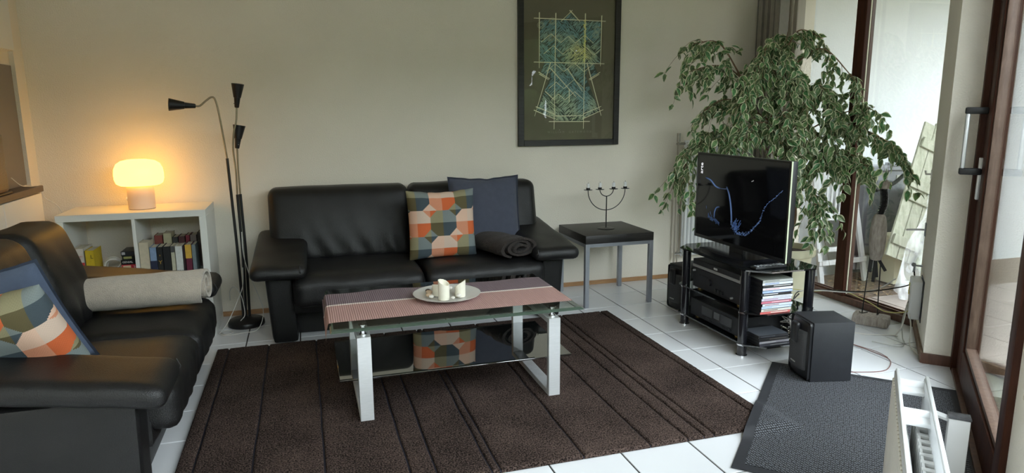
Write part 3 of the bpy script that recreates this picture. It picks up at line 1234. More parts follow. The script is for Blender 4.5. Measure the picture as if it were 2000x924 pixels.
RUG = rug_mat('rug_pile', (.009, .0060, .0052), (.120, .083, .070))
NAVY = mat('navy_groove_yarn', (.012, .012, .022), .95, var=.3, vscale=90)
rug = thing('area_rug', 'dark brown tufted rug with navy carved lines under the glass coffee table', 'rug', ((RX0 + RX1) / 2, (RY0 + RY1) / 2, .001))
part('backing', MB().box(RX0 + .004, RX1 - .004, RY0 + .004, RY1 - .004, .001, .009), NAVY, rug, True)
edges = [RX0] + LINES + [RX1]
for a, b in zip(edges[:-1], edges[1:]):
    g = .0020
    x0, x1 = a + (g if a != RX0 else 0), b - (g if b != RX1 else 0)
    wd = x1 - x0
    rim = [0, .0025, .006, .011]
    xs = rim + [.011 + (wd - .022) * k / max(2, int((wd - .022) / .02)) for k in range(1, max(2, int((wd - .022) / .02)))] + [wd - k for k in rim[::-1]]
    hy = RY1 - RY0
    ys = rim + [.011 + (hy - .022) * k / 90 for k in range(1, 90)] + [hy - k for k in rim[::-1]]
    nx, ny = len(xs) - 1, len(ys) - 1
    mb = MB()
    for i in range(nx + 1):
        for j in range(ny + 1):
            u = xs[i] / wd
            x = x0 + xs[i]
            y = RY0 + ys[j]
            ed = min(x - x0, x1 - x, (y - RY0), RY1 - y)
            z = .016 * (1 - math.exp(-(ed + .0012) / .003)) + .0035 + .0016 * noise.noise(Vector((x * 60, y * 60, 0)))
            wob = .004 * noise.noise(Vector((b * 9, y * 5, 2)))
            wo2 = .004 * noise.noise(Vector((a * 9, y * 5, 2)))
            x += wo2 * (1 - u) * (a != RX0) + wob * u * (b != RX1)
            if ed < 1e-6:
                z = .002
            mb.v.append((x, y, z))
    for i in range(nx):
        for j in range(ny):
            p = i * (ny + 1) + j
            mb.f.append((p, p + ny + 1, p + ny + 2, p + 1))
            mb.mi.append(0)
            mb.c.append(None)
    part('pile_band', mb, RUG, rug, True, angle=80)


# ================================================================== door mat
def mat_weave(name):
    m, nt, b = _new(name)
    N = nt.nodes
    L = nt.links
    tc = N.new('ShaderNodeTexCoord')
    mp = N.new('ShaderNodeMapping')
    mp.inputs['Rotation'].default_value = (0, 0, .785)
    vo = N.new('ShaderNodeTexVoronoi')
    vo.voronoi_dimensions = '2D'
    vo.inputs['Scale'].default_value = 92
    vo.inputs['Randomness'].default_value = .22
    r = N.new('ShaderNodeValToRGB')
    r.color_ramp.elements[0].position = .10
    r.color_ramp.elements[1].position = .44
    r.color_ramp.elements[0].color = (.17, .18, .205, 1)
    r.color_ramp.elements[1].color = (.006, .006, .008, 1)
    L.new(tc.outputs['Object'], mp.inputs[0])
    L.new(mp.outputs[0], vo.inputs['Vector'])
    L.new(vo.outputs['Distance'], r.inputs[0])
    L.new(r.outputs[0], b.inputs['Base Color'])
    bp = N.new('ShaderNodeBump')
    bp.invert = True
    bp.inputs['Strength'].default_value = .9
    bp.inputs['Distance'].default_value = .004
    L.new(vo.outputs['Distance'], bp.inputs['Height'])
    L.new(bp.outputs['Normal'], b.inputs['Normal'])
    b.inputs['Roughness'].default_value = .8
    return m


dm = thing('door_mat', 'charcoal woven door mat with rubber border in front of the garden door', 'mat', (.289, -1.818, .001), -3 * PI / 4)
# local x runs along the long side towards the viewer, local y across towards the door
def mat_lift(lx, ly):
    """the mat lies over the corner of the rug and climbs onto it softly"""
    w = dm.matrix_basis @ Vector((lx, ly, 0))
    d = min(RX1 - w.x, w.y - RY0)
    t = max(0, min(1, (d + .07) / .07))
    return .0225 * t * t * (3 - 2 * t)


def mat_patch(x0, x1, y0, y1, h):
    nx, ny = max(2, int((x1 - x0) / .02)), max(2, int((y1 - y0) / .02))
    mb = MB()
    for lay in (0, 1):
        for i in range(nx + 1):
            for j in range(ny + 1):
                x, y = x0 + (x1 - x0) * i / nx, y0 + (y1 - y0) * j / ny
                mb.v.append((x, y, .0005 + mat_lift(x, y) + (h if lay else 0)))
    n = (nx + 1) * (ny + 1)

    def ff(*q):
        mb.f.append(q)
        mb.mi.append(0)
        mb.c.append(None)
    for i in range(nx):
        for j in range(ny):
            a, b = i * (ny + 1) + j, (i + 1) * (ny + 1) + j
            ff(n + a, n + b, n + b + 1, n + a + 1)
            ff(a, a + 1, b + 1, b)
    for i in range(nx):
        for j, fl in ((0, 0), (ny, 1)):
            a, b = i * (ny + 1) + j, (i + 1) * (ny + 1) + j
            ff(*((a, b, n + b, n + a) if not fl else (b, a, n + a, n + b)))
    for j in range(ny):
        for i, fl in ((0, 1), (nx, 0)):
            a, b = i * (ny + 1) + j, i * (ny + 1) + j + 1
            ff(*((a, b, n + b, n + a) if not fl else (b, a, n + a, n + b)))
    return mb


part('woven_field', mat_patch(.04, 1.16, .04, .79, .008), mat_weave('charcoal_weave'), dm)
MATRUB = mat('mat_rubber', (.022, .023, .028), .6, var=.1, vscale=40)
for q in ((0, 1.20, 0, .04), (0, 1.20, .79, .83), (0, .04, .04, .79), (1.16, 1.20, .04, .79)):
    part('rubber_border', mat_patch(*q, .0062), MATRUB, dm)

# ================================================================== coffee table
ct = thing('coffee_table', 'glass coffee table with brushed steel sled legs and smoked lower shelf', 'table', (-1.40, -1.60, .018))
zb = .018
for x0, x1 in ((-1.853, -1.795), (-.999, -.943)):
    lg = MB()
    part('leg_frame', MB().rbox(x0, x1, -1.888, -1.862, zb, .392, .002, 1).rbox(x0, x1, -1.335, -1.309, zb, .392, .002, 1)
         .rbox(x0, x1, -1.862, -1.335, zb, zb + .026, .002, 1).rbox(x0, x1, -1.862, -1.335, .366, .392, .002, 1), STEEL, ct, True)
    for y in (-1.85, -1.345):
        part('glass_mount', MB().lathe([(.016, 0), (.016, .008), (.011, .010), (.011, .044), (.018, .046), (.018, .050)], 18, ((x0 + x1) / 2, y, .390)), CHROME, ct, True)
tg = MB().box(-1.960, -.850, -1.948, -1.258, .440, .4412)
top = MB()
top.add([(-1.960, -1.948, .440), (-.850, -1.948, .440), (-.850, -1.258, .440), (-1.960, -1.258, .440),
         (-1.945, -1.933, .450), (-.865, -1.933, .450), (-.865, -1.273, .450), (-1.945, -1.273, .450)],
        [(0, 3, 2, 1), (4, 5, 6, 7)], 0)
top.f += [(0, 1, 5, 4), (1, 2, 6, 5), (2, 3, 7, 6), (3, 0, 4, 7)]
top.mi += [1] * 4
top.c += [None] * 4
part('glass_top', top, [TABLEGLASS, GLASSEDGE], ct, True)
part('lower_shelf', MB().rbox(-1.93, -.875, -1.862, -1.335, .195, .203, .002, 1), SMOKEGLASS, ct, True)

# table runner
def runner_mat(name):
    m, nt, b = _new(name)
    N = nt.nodes
    L = nt.links
    tc = N.new('ShaderNodeTexCoord')
    wv = N.new('ShaderNodeTexWave')
    wv.wave_type = 'BANDS'
    wv.bands_direction = 'X'
    wv.inputs['Scale'].default_value = 33
    wv.inputs['Distortion'].default_value = .3
    a = N.new('ShaderNodeAttribute')
    a.attribute_name = 'print'
    mx = N.new('ShaderNodeMixRGB')
    mx.blend_type = 'MULTIPLY'
    mx.inputs[0].default_value = .35
    r = N.new('ShaderNodeValToRGB')
    r.color_ramp.elements[0].color = (.45, .45, .45, 1)
    r.color_ramp.elements[1].color = (1.15, 1.15, 1.15, 1)
    L.new(tc.outputs['Object'], wv.inputs['Vector'])
    L.new(wv.outputs['Fac'], r.inputs[0])
    L.new(a.outputs['Color'], mx.inputs[1])
    L.new(r.outputs[0], mx.inputs[2])
    L.new(mx.outputs[0], b.inputs['Base Color'])
    bp = N.new('ShaderNodeBump')
    bp.inputs['Strength'].default_value = .6
    bp.inputs['Distance'].default_value = .003
    L.new(wv.outputs['Fac'], bp.inputs['Height'])
    L.new(bp.outputs['Normal'], b.inputs['Normal'])
    b.inputs['Roughness'].default_value = .9
    return m


RUNNERM = runner_mat('ribbed_runner_cloth')
rn = MB()
NX, NY = 150, 24
prof = []
# along x: hangs over the left edge, lies flat, ends at the right edge
for i in range(NX + 1):
    t = i / NX
    s = -.085 + t * (1.10 + .085)
    if s < 0:
        x, z = -1.963 - .012 * math.sin(-s * 20), .449 + s
    else:
        x, z = -1.963 + s, .4525
    prof.append((x, z, s))
gi = {}
for i, (x, z, s) in enumerate(prof):
    for j in range(NY + 1):
        v = j / NY
        y = -1.835 + v * .475
        yy = y + (.006 * math.sin(x * 18) if j == NY else 0)
        if j >= NY - 2:
            yy += .010 * math.sin(x * 14) * (1 if x < -1.3 else 0)
        zz = z
        if s < 0:
            cut = .085 * (1 - .75 * v)
            zz = .449 + max(s, -cut)
        else:
            zz += .0015 * noise.noise(Vector((x * 9, y * 9, 0)))
        if s < .02 and s >= 0:
            zz -= .003 * (1 - s / .02)
        gi[i, j] = len(rn.v)
        rn.v.append((x, yy, zz))
for i in range(NX):
    for j in range(NY):
        v = (j + .5) / NY
        rn.f.append((gi[i, j], gi[i + 1, j], gi[i + 1, j + 1], gi[i, j + 1]))
        rn.mi.append(0)
        col = (.50, .30, .275) if j < 13 else ((.85, .76, .72) if j == 13 else (.205, .150, .172))
        rn.c.append(col)
rno = single('table_runner', rn, RUNNERM, 'ribbed table runner in dusty pink and plum with a white stripe', 'runner')

# plate with candles and pebbles
single('serving_plate', MB().lathe([(.0, .0), (.075, .0), (.11, .004), (.158, .018), (.160, .0215), (.157, .0215), (.108, .008), (.07, .0045), (.0, .0045)], 48, (-1.408, -1.598, .4545), caps=False), CERAMIC,
       'shallow grey white plate holding candles on the table runner', 'plate')


def pillar(name, x, y, z, r, h, label, jag, seed):
    t = thing(name, label, 'candle', (x, y, z), group='pillar candles on the plate')
    n = 26
    prof = [(r * .96, 0), (r, .004), (r, h * .5)]
    mb = MB().lathe(prof, n, (0, 0, 0), caps=False)
    k0 = len(mb.v) - n
    rim = []
    inn = []
    low = []
    for i in range(n):
        a = 2 * PI * i / n
        hh = h * (1 - jag * (.5 + .5 * math.cos(a - seed)) - .05 * abs(noise.noise(Vector((i * .9, seed, 0)))))
        rim.append(len(mb.v)); mb.v.append((r * math.cos(a), r * math.sin(a), hh))
        inn.append(len(mb.v)); mb.v.append((r * .86 * math.cos(a), r * .86 * math.sin(a), hh - .002))
        low.append(len(mb.v)); mb.v.append((r * .7 * math.cos(a), r * .7 * math.sin(a), h * .58))
    for i in range(n):
        j = (i + 1) % n
        for q in ((k0 + i, k0 + j, rim[j], rim[i]), (rim[i], rim[j], inn[j], inn[i]), (inn[i], inn[j], low[j], low[i])):
            mb.f.append(q); mb.mi.append(0); mb.c.append(None)
    mb.f.append(tuple(low)); mb.mi.append(0); mb.c.append(None)
    part('wax_body', mb, WAX, t)
    part('wick', MB().tube([(0, 0, h * .55), (.002, 0, h * .66)], .0012, 5), WICK, t)


pillar('pillar_candle', -1.437, -1.672, .4645, .026, .095, 'tallest slant-topped white pillar candle on the plate', .25, 5.5)
pillar('pillar_candle', -1.352, -1.638, .4625, .025, .082, 'white pillar candle with ragged rim nearest the plate edge', .42, 2.6)
pillar('pillar_candle', -1.452, -1.588, .4625, .024, .058, 'short burnt pillar candle hidden behind the tallest one', .2, 1.0)
_peb = [(-1.520, -1.640, 1, 'large round tan pebble'), (-1.500, -1.668, 1, 'tan shell')]
for k in range(17):
    a = 2.6 + k * .37 + random.uniform(-.1, .1)
    rr = random.uniform(.065, .10)
    x, y = -1.408 + rr * math.cos(a), -1.598 + rr * math.sin(a)
    if any((x - cx) ** 2 + (y - cy) ** 2 < .036 ** 2 for cx, cy in ((-1.437, -1.672), (-1.352, -1.638), (-1.452, -1.588))):
        continue
    s = random.uniform(.010, .017)
    left = x < -1.46
    m = (SHELL1 if random.random() < .6 else (SHELL3 if random.random() < .3 else SHELL2)) if left else SHELL2
    lab = {SHELL1: 'small tan pebble lying among the candles on the plate', SHELL2: 'small white pebble lying among the candles on the plate', SHELL3: 'small dark pebble lying among the candles on the plate'}[m]
    mb = MB().sphere((x, y, .4638 + s * .62 + .006), s, s * random.uniform(.7, .95), s * .65, 9, 6)
    single('pebble', mb, m, lab, 'pebble', 'pebbles on the plate')

# ================================================================== side table and candelabra
st = thing('side_table', 'square black-brown side table with grey steel legs beside the sofa', 'table', (.0, -.335, 0))
part('table_top', MB().rbox(-.255, .252, -.588, -.090, .443, .500, .003, 2), BLACKWOOD, st, True)
for x in (-.255, .222):
    for y in (-.588, -.12):
        part('leg', MB().rbox(x, x + .030, y, y + .030, .0, .443, .002, 1), STEELPAINT, st, True)
part('apron', MB().box(-.225, .222, -.586, -.560, .420, .443), STEELPAINT, st, True)
part('apron', MB().box(-.225, .222, -.118, -.092, .420, .443), STEELPAINT, st, True)
part('apron', MB().box(-.253, -.227, -.558, -.12, .420, .443), STEELPAINT, st, True)
part('apron', MB().box(.224, .250, -.558, -.12, .420, .443), STEELPAINT, st, True)

cx, cy, cz = 0.0, -.355, .5005
cb = thing('candelabra', 'black wire four-armed candelabra on the dark side table', 'candle holder', (cx, cy, cz))
part('foot', MB().lathe([(.06, 0), (.060, .003), (.052, .0055), (.004, .008)], 32), BLACKMETAL, cb)
part('stem', MB().tube([(0, 0, .004), (0, 0, .232)], .004, 10), BLACKMETAL, cb)


def arc(R, z0):
    return [(R * math.cos(a), 0, z0 + R * math.sin(a)) for a in [PI + PI * i / 24 for i in range(25)]]


part('arm', MB().tube([(-.142, 0, .275)] + arc(.142, .275) + [(.142, 0, .275)], .003, 8), BLACKMETAL, cb)
part('arm', MB().tube([(-.0525, 0, .285)] + arc(.0525, .283) + [(.0525, 0, .285)], .003, 8), BLACKMETAL, cb)
for k, (x, lab) in enumerate(((-.142, 'outer end towards the sofa'), (-.0525, 'inner arm towards the sofa'), (.0525, 'inner arm towards the plant'), (.142, 'outer end towards the plant'))):
    part('drip_pan', MB().lathe([(.0, 0), (.030, .002), (.031, .004), (.0135, .004), (.0135, .018), (.012, .018), (.012, .008), (0, .008)], 24, (x, 0, .277), caps=False), BLACKMETAL, cb)
    h = (.036, .039, .038, .040)[k]
    t = thing('taper_candle', 'white candle stub on the candelabra, ' + lab, 'candle', (cx + x, cy, cz + .285), group='candle stubs in the candelabra')
    part('wax_body', MB().lathe([(.0105, 0), (.0105, h), (.007, h + .003)], 16), mat('white_candle', (.82, .82, .82), .5, var=.02, vscale=20) if 'white_candle' not in MATS else MATS['white_candle'], t)
    part('wick', MB().tube([(0, 0, h + .002), (.001, 0, h + .011)], .0012, 5), WICK, t)

# ================================================================== framed poster
pf = thing('framed_poster', 'black framed print of a blue and yellow kimono on the back wall', 'picture', (-.151, -.02, 1.073))
FX0, FX1, FZ0, FZ1 = -.543, .242, 1.073, 2.20
fr_ = MB().rbox(FX0, FX0 + .042, -.030, -.002, FZ0, FZ1, .002, 1).rbox(FX1 - .042, FX1, -.030, -.002, FZ0, FZ1, .002, 1)
fr_.rbox(FX0 + .042, FX1 - .042, -.030, -.002, FZ0, FZ0 + .042, .002, 1).rbox(FX0 + .042, FX1 - .042, -.030, -.002, FZ1 - .042, FZ1, .002, 1)
part('frame', fr_, BLACKWOOD, pf, True)
part('poster_sheet', MB().box(FX0 + .03, FX1 - .03, -.014, -.010, FZ0 + .03, FZ1 - .03), mat('reflection_hazed_paper', (.150, .138, .088), .7, var=.12, vscale=3), pf, True)  # olive reflection haze of the glass is put into the paper colour
random.seed(21)
pr = MB()


def stroke(a, b, w, col, y=-.0146):
    a = Vector((a[0], a[1]))
    b = Vector((b[0], b[1]))
    d = (b - a)
    if d.length < 1e-6:
        return
    n = Vector((-d.y, d.x)).normalized() * w / 2
    q = [a + n, a - n, b - n * .6, b + n * .6]
    y -= 2.2e-7 * len(pr.f)      # each stroke of ink lies on the one before
    pr.quad(*[(p.x, y, p.y) for p in q], 0, col)


CREAM = (.95, .94, .68)
polys = [[(-.385, 1.957), (.092, 1.957), (.090, 1.660), (-.384, 1.660)],
         [(-.212, 1.957), (-.146, 2.008), (-.087, 1.957)],
         [(-.307, 1.66), (-.012, 1.66), (-.020, 1.56), (.089, 1.318), (-.041, 1.270), (-.040, 1.247), (-.269, 1.247), (-.269, 1.270), (-.406, 1.318), (-.300, 1.56)],
         [(-.345, 1.66), (-.300, 1.66), (-.315, 1.552), (-.376, 1.587)], [(-.012, 1.66), (.035, 1.66), (.071, 1.59), (.010, 1.553)]]


def inside(p, poly):
    c = False
    n = len(poly)
    for i in range(n):
        a, b = poly[i], poly[(i + 1) % n]
        if (a[1] > p[1]) != (b[1] > p[1]) and p[0] < (b[0] - a[0]) * (p[1] - a[1]) / (b[1] - a[1]) + a[0]:
            c = not c
    return c


def tone(x, z):
    yel = math.exp(-(((x + .085) / .10) ** 2 + ((z - 1.72) / .10) ** 2)) + .45 * max(0, min(1, (1.5 - z) / .25))
    yel += .35 * noise.noise(Vector((x * 9, z * 9, 0)))
    yel = max(0, min(1, yel))
    b = random.uniform(.6, 1.05)
    c1 = (.25, .45, .48)
    c2 = (.95, .93, .42)
    return tuple((p * (1 - yel) + q * yel) * b for p, q in zip(c1, c2))


for p in polys:
    pr.add([(a[0], -.0141 - len(pr.f) * 2e-5, a[1]) for a in p], [tuple(range(len(p)))], 0, (.085, .11, .085))
for _ in range(5200):
    x, z = random.uniform(-.41, .095), random.uniform(1.245, 2.01)
    if not any(inside((x, z), p) for p in polys):
        continue
    if random.random() < .12 + .2 * max(0, noise.noise(Vector((x * 14, z * 14, 4)))):
        continue
    ang = .72 if (math.floor((x + z) * 9) % 3) else -.72
    L = random.uniform(.014, .040)
    dx, dz = L * math.cos(ang), L * math.sin(ang)
    if inside((x + dx, z + dz), polys[0]) or any(inside((x + dx, z + dz), p) for p in polys):
        stroke((x, z), (x + dx, z + dz), random.uniform(.0030, .0056), tone(x, z))
# zigzag ridges and scrolls
for row, z in enumerate((1.80, 1.72, 1.60, 1.48, 1.40)):
    x = -.37 + row * .02
    while x < .07:
        w = random.uniform(.05, .085)
        for a, b in (((x, z), (x + w, z + w * .8)), ((x + w, z + w * .8), (x + 2 * w, z))):
            if all(any(inside(q, p) for p in polys) for q in (a, b)):
                stroke(a, b, .0042, CREAM, -.0146)
        x += 2 * w
for cxx, czz in ((-.372, 1.915), (-.285, 1.945), (-.30, 1.83), (-.235, 1.83), (-.14, 1.83), (.06, 1.90), (.05, 1.86)):
    for R in (.012, .019, .026):
        for i in range(16):
            a0, a1 = 2 * PI * i / 16, 2 * PI * (i + 1) / 16
            stroke((cxx + R * math.cos(a0), czz + R * math.sin(a0) * .9), (cxx + R * math.cos(a1), czz + R * math.sin(a1) * .9), .0022, (.62, .66, .42), -.0146)
for a, b in (((-.425, 1.960), (.125, 1.955)), ((-.425, 1.662), (.12, 1.657)), ((-.385, 2.0), (-.384, 1.62)), ((.092, 1.995), (.089, 1.64)),
             ((-.262, 2.0), (-.269, 1.19)), ((-.036, 2.005), (-.039, 1.19)), ((-.222, 1.945), (-.135, 2.022)), ((-.157, 2.022), (-.075, 1.945)),
             ((-.300, 1.66), (-.418, 1.285)), ((-.018, 1.66), (.102, 1.285)), ((-.425, 1.328), (-.262, 1.262)), ((.115, 1.328), (-.045, 1.262)),
             ((-.41, 1.352), (-.262, 1.296)), ((.098, 1.352), (-.045, 1.296)), ((-.31, 1.246), (.012, 1.243)), ((-.269, 1.285), (-.04, 1.285)),
             ((-.39, 1.594), (-.305, 1.546)), ((.085, 1.597), (.0, 1.546)), ((-.385, 1.580), (-.312, 1.540)), ((.078, 1.583), (.006, 1.540)),
             ((-.30, 1.62), (-.10, 1.42)), ((-.17, 1.62), (-.05, 1.46)), ((-.34, 1.46), (-.27, 1.40)), ((-.155, 1.475), (-.153, 1.38))):
    for q in range(2):
        o = q * .004
        stroke((a[0] + o, a[1] + o * .5), (b[0] + o * .4, b[1] + o), .0034, CREAM, -.0146)
for i in range(150):
    x, z = -.04 + random.uniform(-.004, .012), random.uniform(1.66, 1.955)
    stroke((x, z), (x + random.uniform(-.01, .01), z + random.uniform(.004, .014)), .003, (.90, .88, .30), -.0146)
part('kimono_print', pr, PRINT, pf, True, label='printed kimono of blue and yellow hatched strokes')
Mt = frame_M((-.145 + .151, -.0146 + .02, 1.170 - 1.073), (1, 0, 0), (0, 0, 1))
text('lettering', 'WILLIAM  GATEWOOD', .021, Mt, mat('faint_lettering', (.25, .24, .18), .7, var=.02, vscale=5), pf, .0002, space=1.75)
part('glazing', MB().box(FX0 + .04, FX1 - .04, -.0225, -.0205, FZ0 + .04, FZ1 - .04), mat_glass('picture_glass', (.995, .995, .99), 1.35), pf, True)
random.seed(11)

# ================================================================== white bookshelf
SX0, SX1, SY0, SY1, SZ = -3.345, -2.583, -.415, -.022, .768
bs = thing('bookshelf', 'white open cube bookshelf behind the left-hand sofa', 'shelf', ((SX0 + SX1) / 2, -.22, 0))
T = .038
part('top_panel', MB().rbox(SX0, SX1, SY0, SY1, SZ - T, SZ, .002, 1), WHITELAM, bs, True)
part('bottom_panel', MB().rbox(SX0, SX1, SY0, SY1, 0, T, .002, 1), WHITELAM, bs, True)
part('side_panel', MB().rbox(SX0, SX0 + T, SY0, SY1, T, SZ - T, .002, 1), WHITELAM, bs, True)
part('side_panel', MB().rbox(SX1 - T, SX1, SY0, SY1, T, SZ - T, .002, 1), WHITELAM, bs, True)
xm = (SX0 + SX1) / 2
part('divider', MB().rbox(xm - .009, xm + .009, SY0 + .002, SY1, T, SZ - T, .001, 1), WHITELAM, bs, True)
part('shelf_board', MB().rbox(SX0 + T, xm - .009, SY0 + .002, SY1, .375, .393, .001, 1).rbox(xm + .009, SX1 - T, SY0 + .002, SY1, .375, .393, .001, 1), WHITELAM, bs, True)
ZB = .3935
PAGES = mat('page_block', (.62, .56, .44), .9, var=.08, vscale=200, stretch=(1, 1, 12))


def book(x0, x1, h, col, label, depth=.15, yf=SY0 + .022, z=ZB, spine2=None, cat='book', letters=None, lcol=(.8, .78, .7), split=.5, lean=0.0, group='books on the white shelf'):
    yb = yf + depth
    t = thing('book', label, cat, ((x0 + x1) / 2, (yf + yb) / 2, z), group=group)
    m = plain(col)
    c = .0022
    part('cover', MB().rbox(x0, x0 + c, yf, yb, z, z + h, .0008, 1).rbox(x1 - c, x1, yf, yb, z, z + h, .0008, 1).rbox(x0, x1, yf, yf + c, z, z + h, .0008, 1), m, t, True)
    part('pages', MB().box(x0 + c, x1 - c, yf + c, yb - .004, z + .003, z + h - .004), PAGES, t, True)
    if spine2:
        part('spine_panel', MB().box(x0 - .0002, x1 + .0002, yf - .0006, yf + .0002, z + (0 if split > 0 else h * -split), z + h * (split if split > 0 else 1)), plain(spine2), t, True)
    if letters:
        inv = t.matrix_basis.inverted()
        for body, size, u, w, vertical in letters:
            o = Vector((x0 + (x1 - x0) * u, yf - .0008, z + h * w))
            M = frame_M(o, (0, 0, -1) if vertical else (1, 0, 0), (1, 0, 0) if vertical else (0, 0, 1))
            text('lettering', body, size, inv @ M, plain(lcol), t, .0002)
    return t


# left compartment
book(-3.288, -3.232, .180, (.62, .58, .52), 'thick red and white dictionary at the shelf end', .17, spine2=(.50, .045, .045), split=.56,
     letters=[('Wörter-', .013, .5, .76, False), ('buch', .013, .5, .67, False)], lcol=(.50, .05, .05))
book(-3.226, -3.182, .168, (.62, .44, .02), 'yellow paperback next to the red and white dictionary', .15, spine2=(.05, .09, .10), split=.14, letters=[('L', .03, .72, .78, False)], lcol=(.06, .05, .01))
cw = thing('cable_coil', 'coiled white cable lying between yellow book and board games', 'cable', (-3.11, -.33, ZB))
for k in range(4):
    pts = []
    R = .052 - .003 * k
    for i in range(29):
        a = 2 * PI * i / 28
        p = Vector((R * math.cos(a), .012 * math.sin(2 * a + k), R * math.sin(a)))
        p.rotate(Matrix.Rotation(.5 * k - .8, 3, 'Z') @ Matrix.Rotation(.35 * k - .6, 3, 'X'))
        pts.append((p.x - 3.112, p.y - .315, p.z + ZB + .058))
    part('loop', MB().tube(pts, .0035, 6), CABLEW, cw, True)
part('plug', MB().sphere((-3.105, -.345, ZB + .024), .032, .024, .022, 12, 8), CABLEW, cw, True)


def box_game(x0, x1, z0, h, col, label, letters=None, lcol=(.8, .8, .78), depth=.14, stripe=None, yf=SY0 + .03):
    t = thing('board_game_box', label, 'board game', ((x0 + x1) / 2, yf + depth / 2, z0), group='stacked board games')
    part('box_lid', MB().rbox(x0, x1, yf, yf + depth, z0 + h * .18, z0 + h - .0004, .0012, 1), plain(col, .35), t, True)
    part('box_base', MB().rbox(x0 + .001, x1 - .001, yf + .001, yf + depth - .001, z0, z0 + h * .3, .001, 1), plain(tuple(c * .7 for c in col), .5), t, True)
    if stripe:
        part('printed_panel', MB().box(x0 + (x1 - x0) * stripe[0], x0 + (x1 - x0) * stripe[1], yf - .0006, yf + .0005, z0 + h * .28, z0 + h * .86), plain(stripe[2]), t, True)
    if letters:
        inv = t.matrix_basis.inverted()
        for body, size, u, w in letters:
            M = frame_M((x0 + (x1 - x0) * u, yf - .0009, z0 + h * w), (1, 0, 0), (0, 0, 1))
            text('lettering', body, size, inv @ M, plain(lcol), t, .0002)
    return t


gx0, gx1 = -3.052, -2.974
box_game(gx0 + .004, gx1, ZB, .018, (.20, .27, .42), 'pale blue flat game box at the bottom of the stack', depth=.16)
box_game(gx0 + .008, gx1 - .001, ZB + .0185, .016, (.10, .10, .11), 'grey black flat game box second from the bottom', stripe=(.2, .8, (.5, .5, .5)))
box_game(gx0, gx1 - .002, ZB + .035, .037, (.42, .03, .045), 'red game box in the middle of the stack', stripe=(.10, .62, (.62, .45, .28)), letters=[('2', .022, .86, .55)])
box_game(gx0 - .002, gx1 - .003, ZB + .0725, .027, (.008, .008, .009), 'black game box lettered GENIAL', letters=[('GENIAL', .016, .45, .52)], lcol=(.72, .70, .66))
box_game(gx0 + .006, gx1 - .001, ZB + .100, .022, (.014, .018, .014), 'dark green black game box second from the top', letters=[('MOGLI', .010, .55, .55)] and None, stripe=(.12, .70, (.28, .28, .10)))
box_game(gx0 + .002, gx1 - .002, ZB + .1225, .027, (.022, .022, .026), 'charcoal game box on top of the stack', stripe=(.06, .30, (.35, .35, .36)))

# right compartment: front row
bx = xm + .011
front = [(.052, .196, (.56, .49, .36), 'thick cream book in front beside the divider', None, None, None, .5),
         (.036, .165, (.22, .31, .47), 'blue and navy book next to the thick cream one', (.015, .02, .05), None, None, .52),
         (.031, .165, (.010, .010, .011), 'black book with gold emblem on the spine', None, [('Y', .032, .5, .45, False), ('B', .012, .5, .70, False)], (.55, .33, .05), .5),
         (.040, .166, (.009, .009, .011), 'plain black book in the middle of the front row', None, None, None, .5),
         (.022, .166, (.50, .48, .36), 'slim cream book with dark mark at the top', (.06, .06, .06), None, None, -.78),
         (.040, .164, (.62, .63, .60), 'white book with black grass silhouettes on the spine', None, [('WWW', .018, .5, .10, False)], (.02, .03, .03), .5),
         (.012, .164, (.02, .006, .010), 'thin very dark red book in the front row', None, None, None, .5),
         (.034, .170, (.12, .012, .035), 'maroon book with yellow upper spine', (.60, .36, .05), None, None, -.52),
         (.022, .168, (.16, .20, .22), 'slim grey blue book at the right end of the row', None, None, None, .5)]
for w, h, c, lab, s2, let, lc, sp in front:
    book(bx, bx + w - .001, h, c, lab, random.uniform(.12, .14), spine2=s2, letters=let, lcol=lc or (.3, .3, .3), split=sp)
    if 'cream book in front' in lab:
        pass
    bx += w + .001
# back row, taller, seen over the front row
bx = xm + .06
for w, h, c, lab in [(.045, .205, (.22, .05, .04), 'dull red book standing in the back row'), (.045, .215, (.50, .46, .30), 'pale olive book standing in the back row'),
                     (.030, .190, (.03, .03, .03), 'black book in the back row behind the gold emblem'), (.035, .192, (.09, .03, .03), 'brown red book in the back row'),
                     (.022, .197, (.25, .03, .05), 'crimson book standing in the back row'), (.035, .197, (.25, .20, .19), 'faded mauve book in the back row'),
                     (.036, .210, (.07, .05, .045), 'dark brown book at the end of the back row')]:
    book(bx, bx + w, h, c, lab, .12, SY0 + .20)
    bx += w + .004

# ================================================================== mushroom lamp
ml = thing('mushroom_lamp', 'glowing mushroom-shaped table lamp on the white bookshelf', 'lamp', (-2.945, -.235, SZ + .001))
part('lamp_base', MB().lathe([(.068, 0), (.072, .003), (.072, .140), (.064, .145)], 40), LAMPBASE, ml)
dome = [(.060, .137), (.105, .139), (.122, .150), (.130, .175), (.131, .205), (.127, .235), (.114, .262), (.090, .279), (.055, .287), (.02, .2885), (.0005, .289)]
part('lamp_shade', MB().lathe(dome, 48), LAMPGLOW, ml)
part('switch_wheel', MB().lathe([(.010, -.003), (.010, .003)], 14, M=Matrix.Translation((-.073, -.01, .06)) @ Matrix.Rotation(PI / 2, 4, 'Y')), WHITELAM, ml)

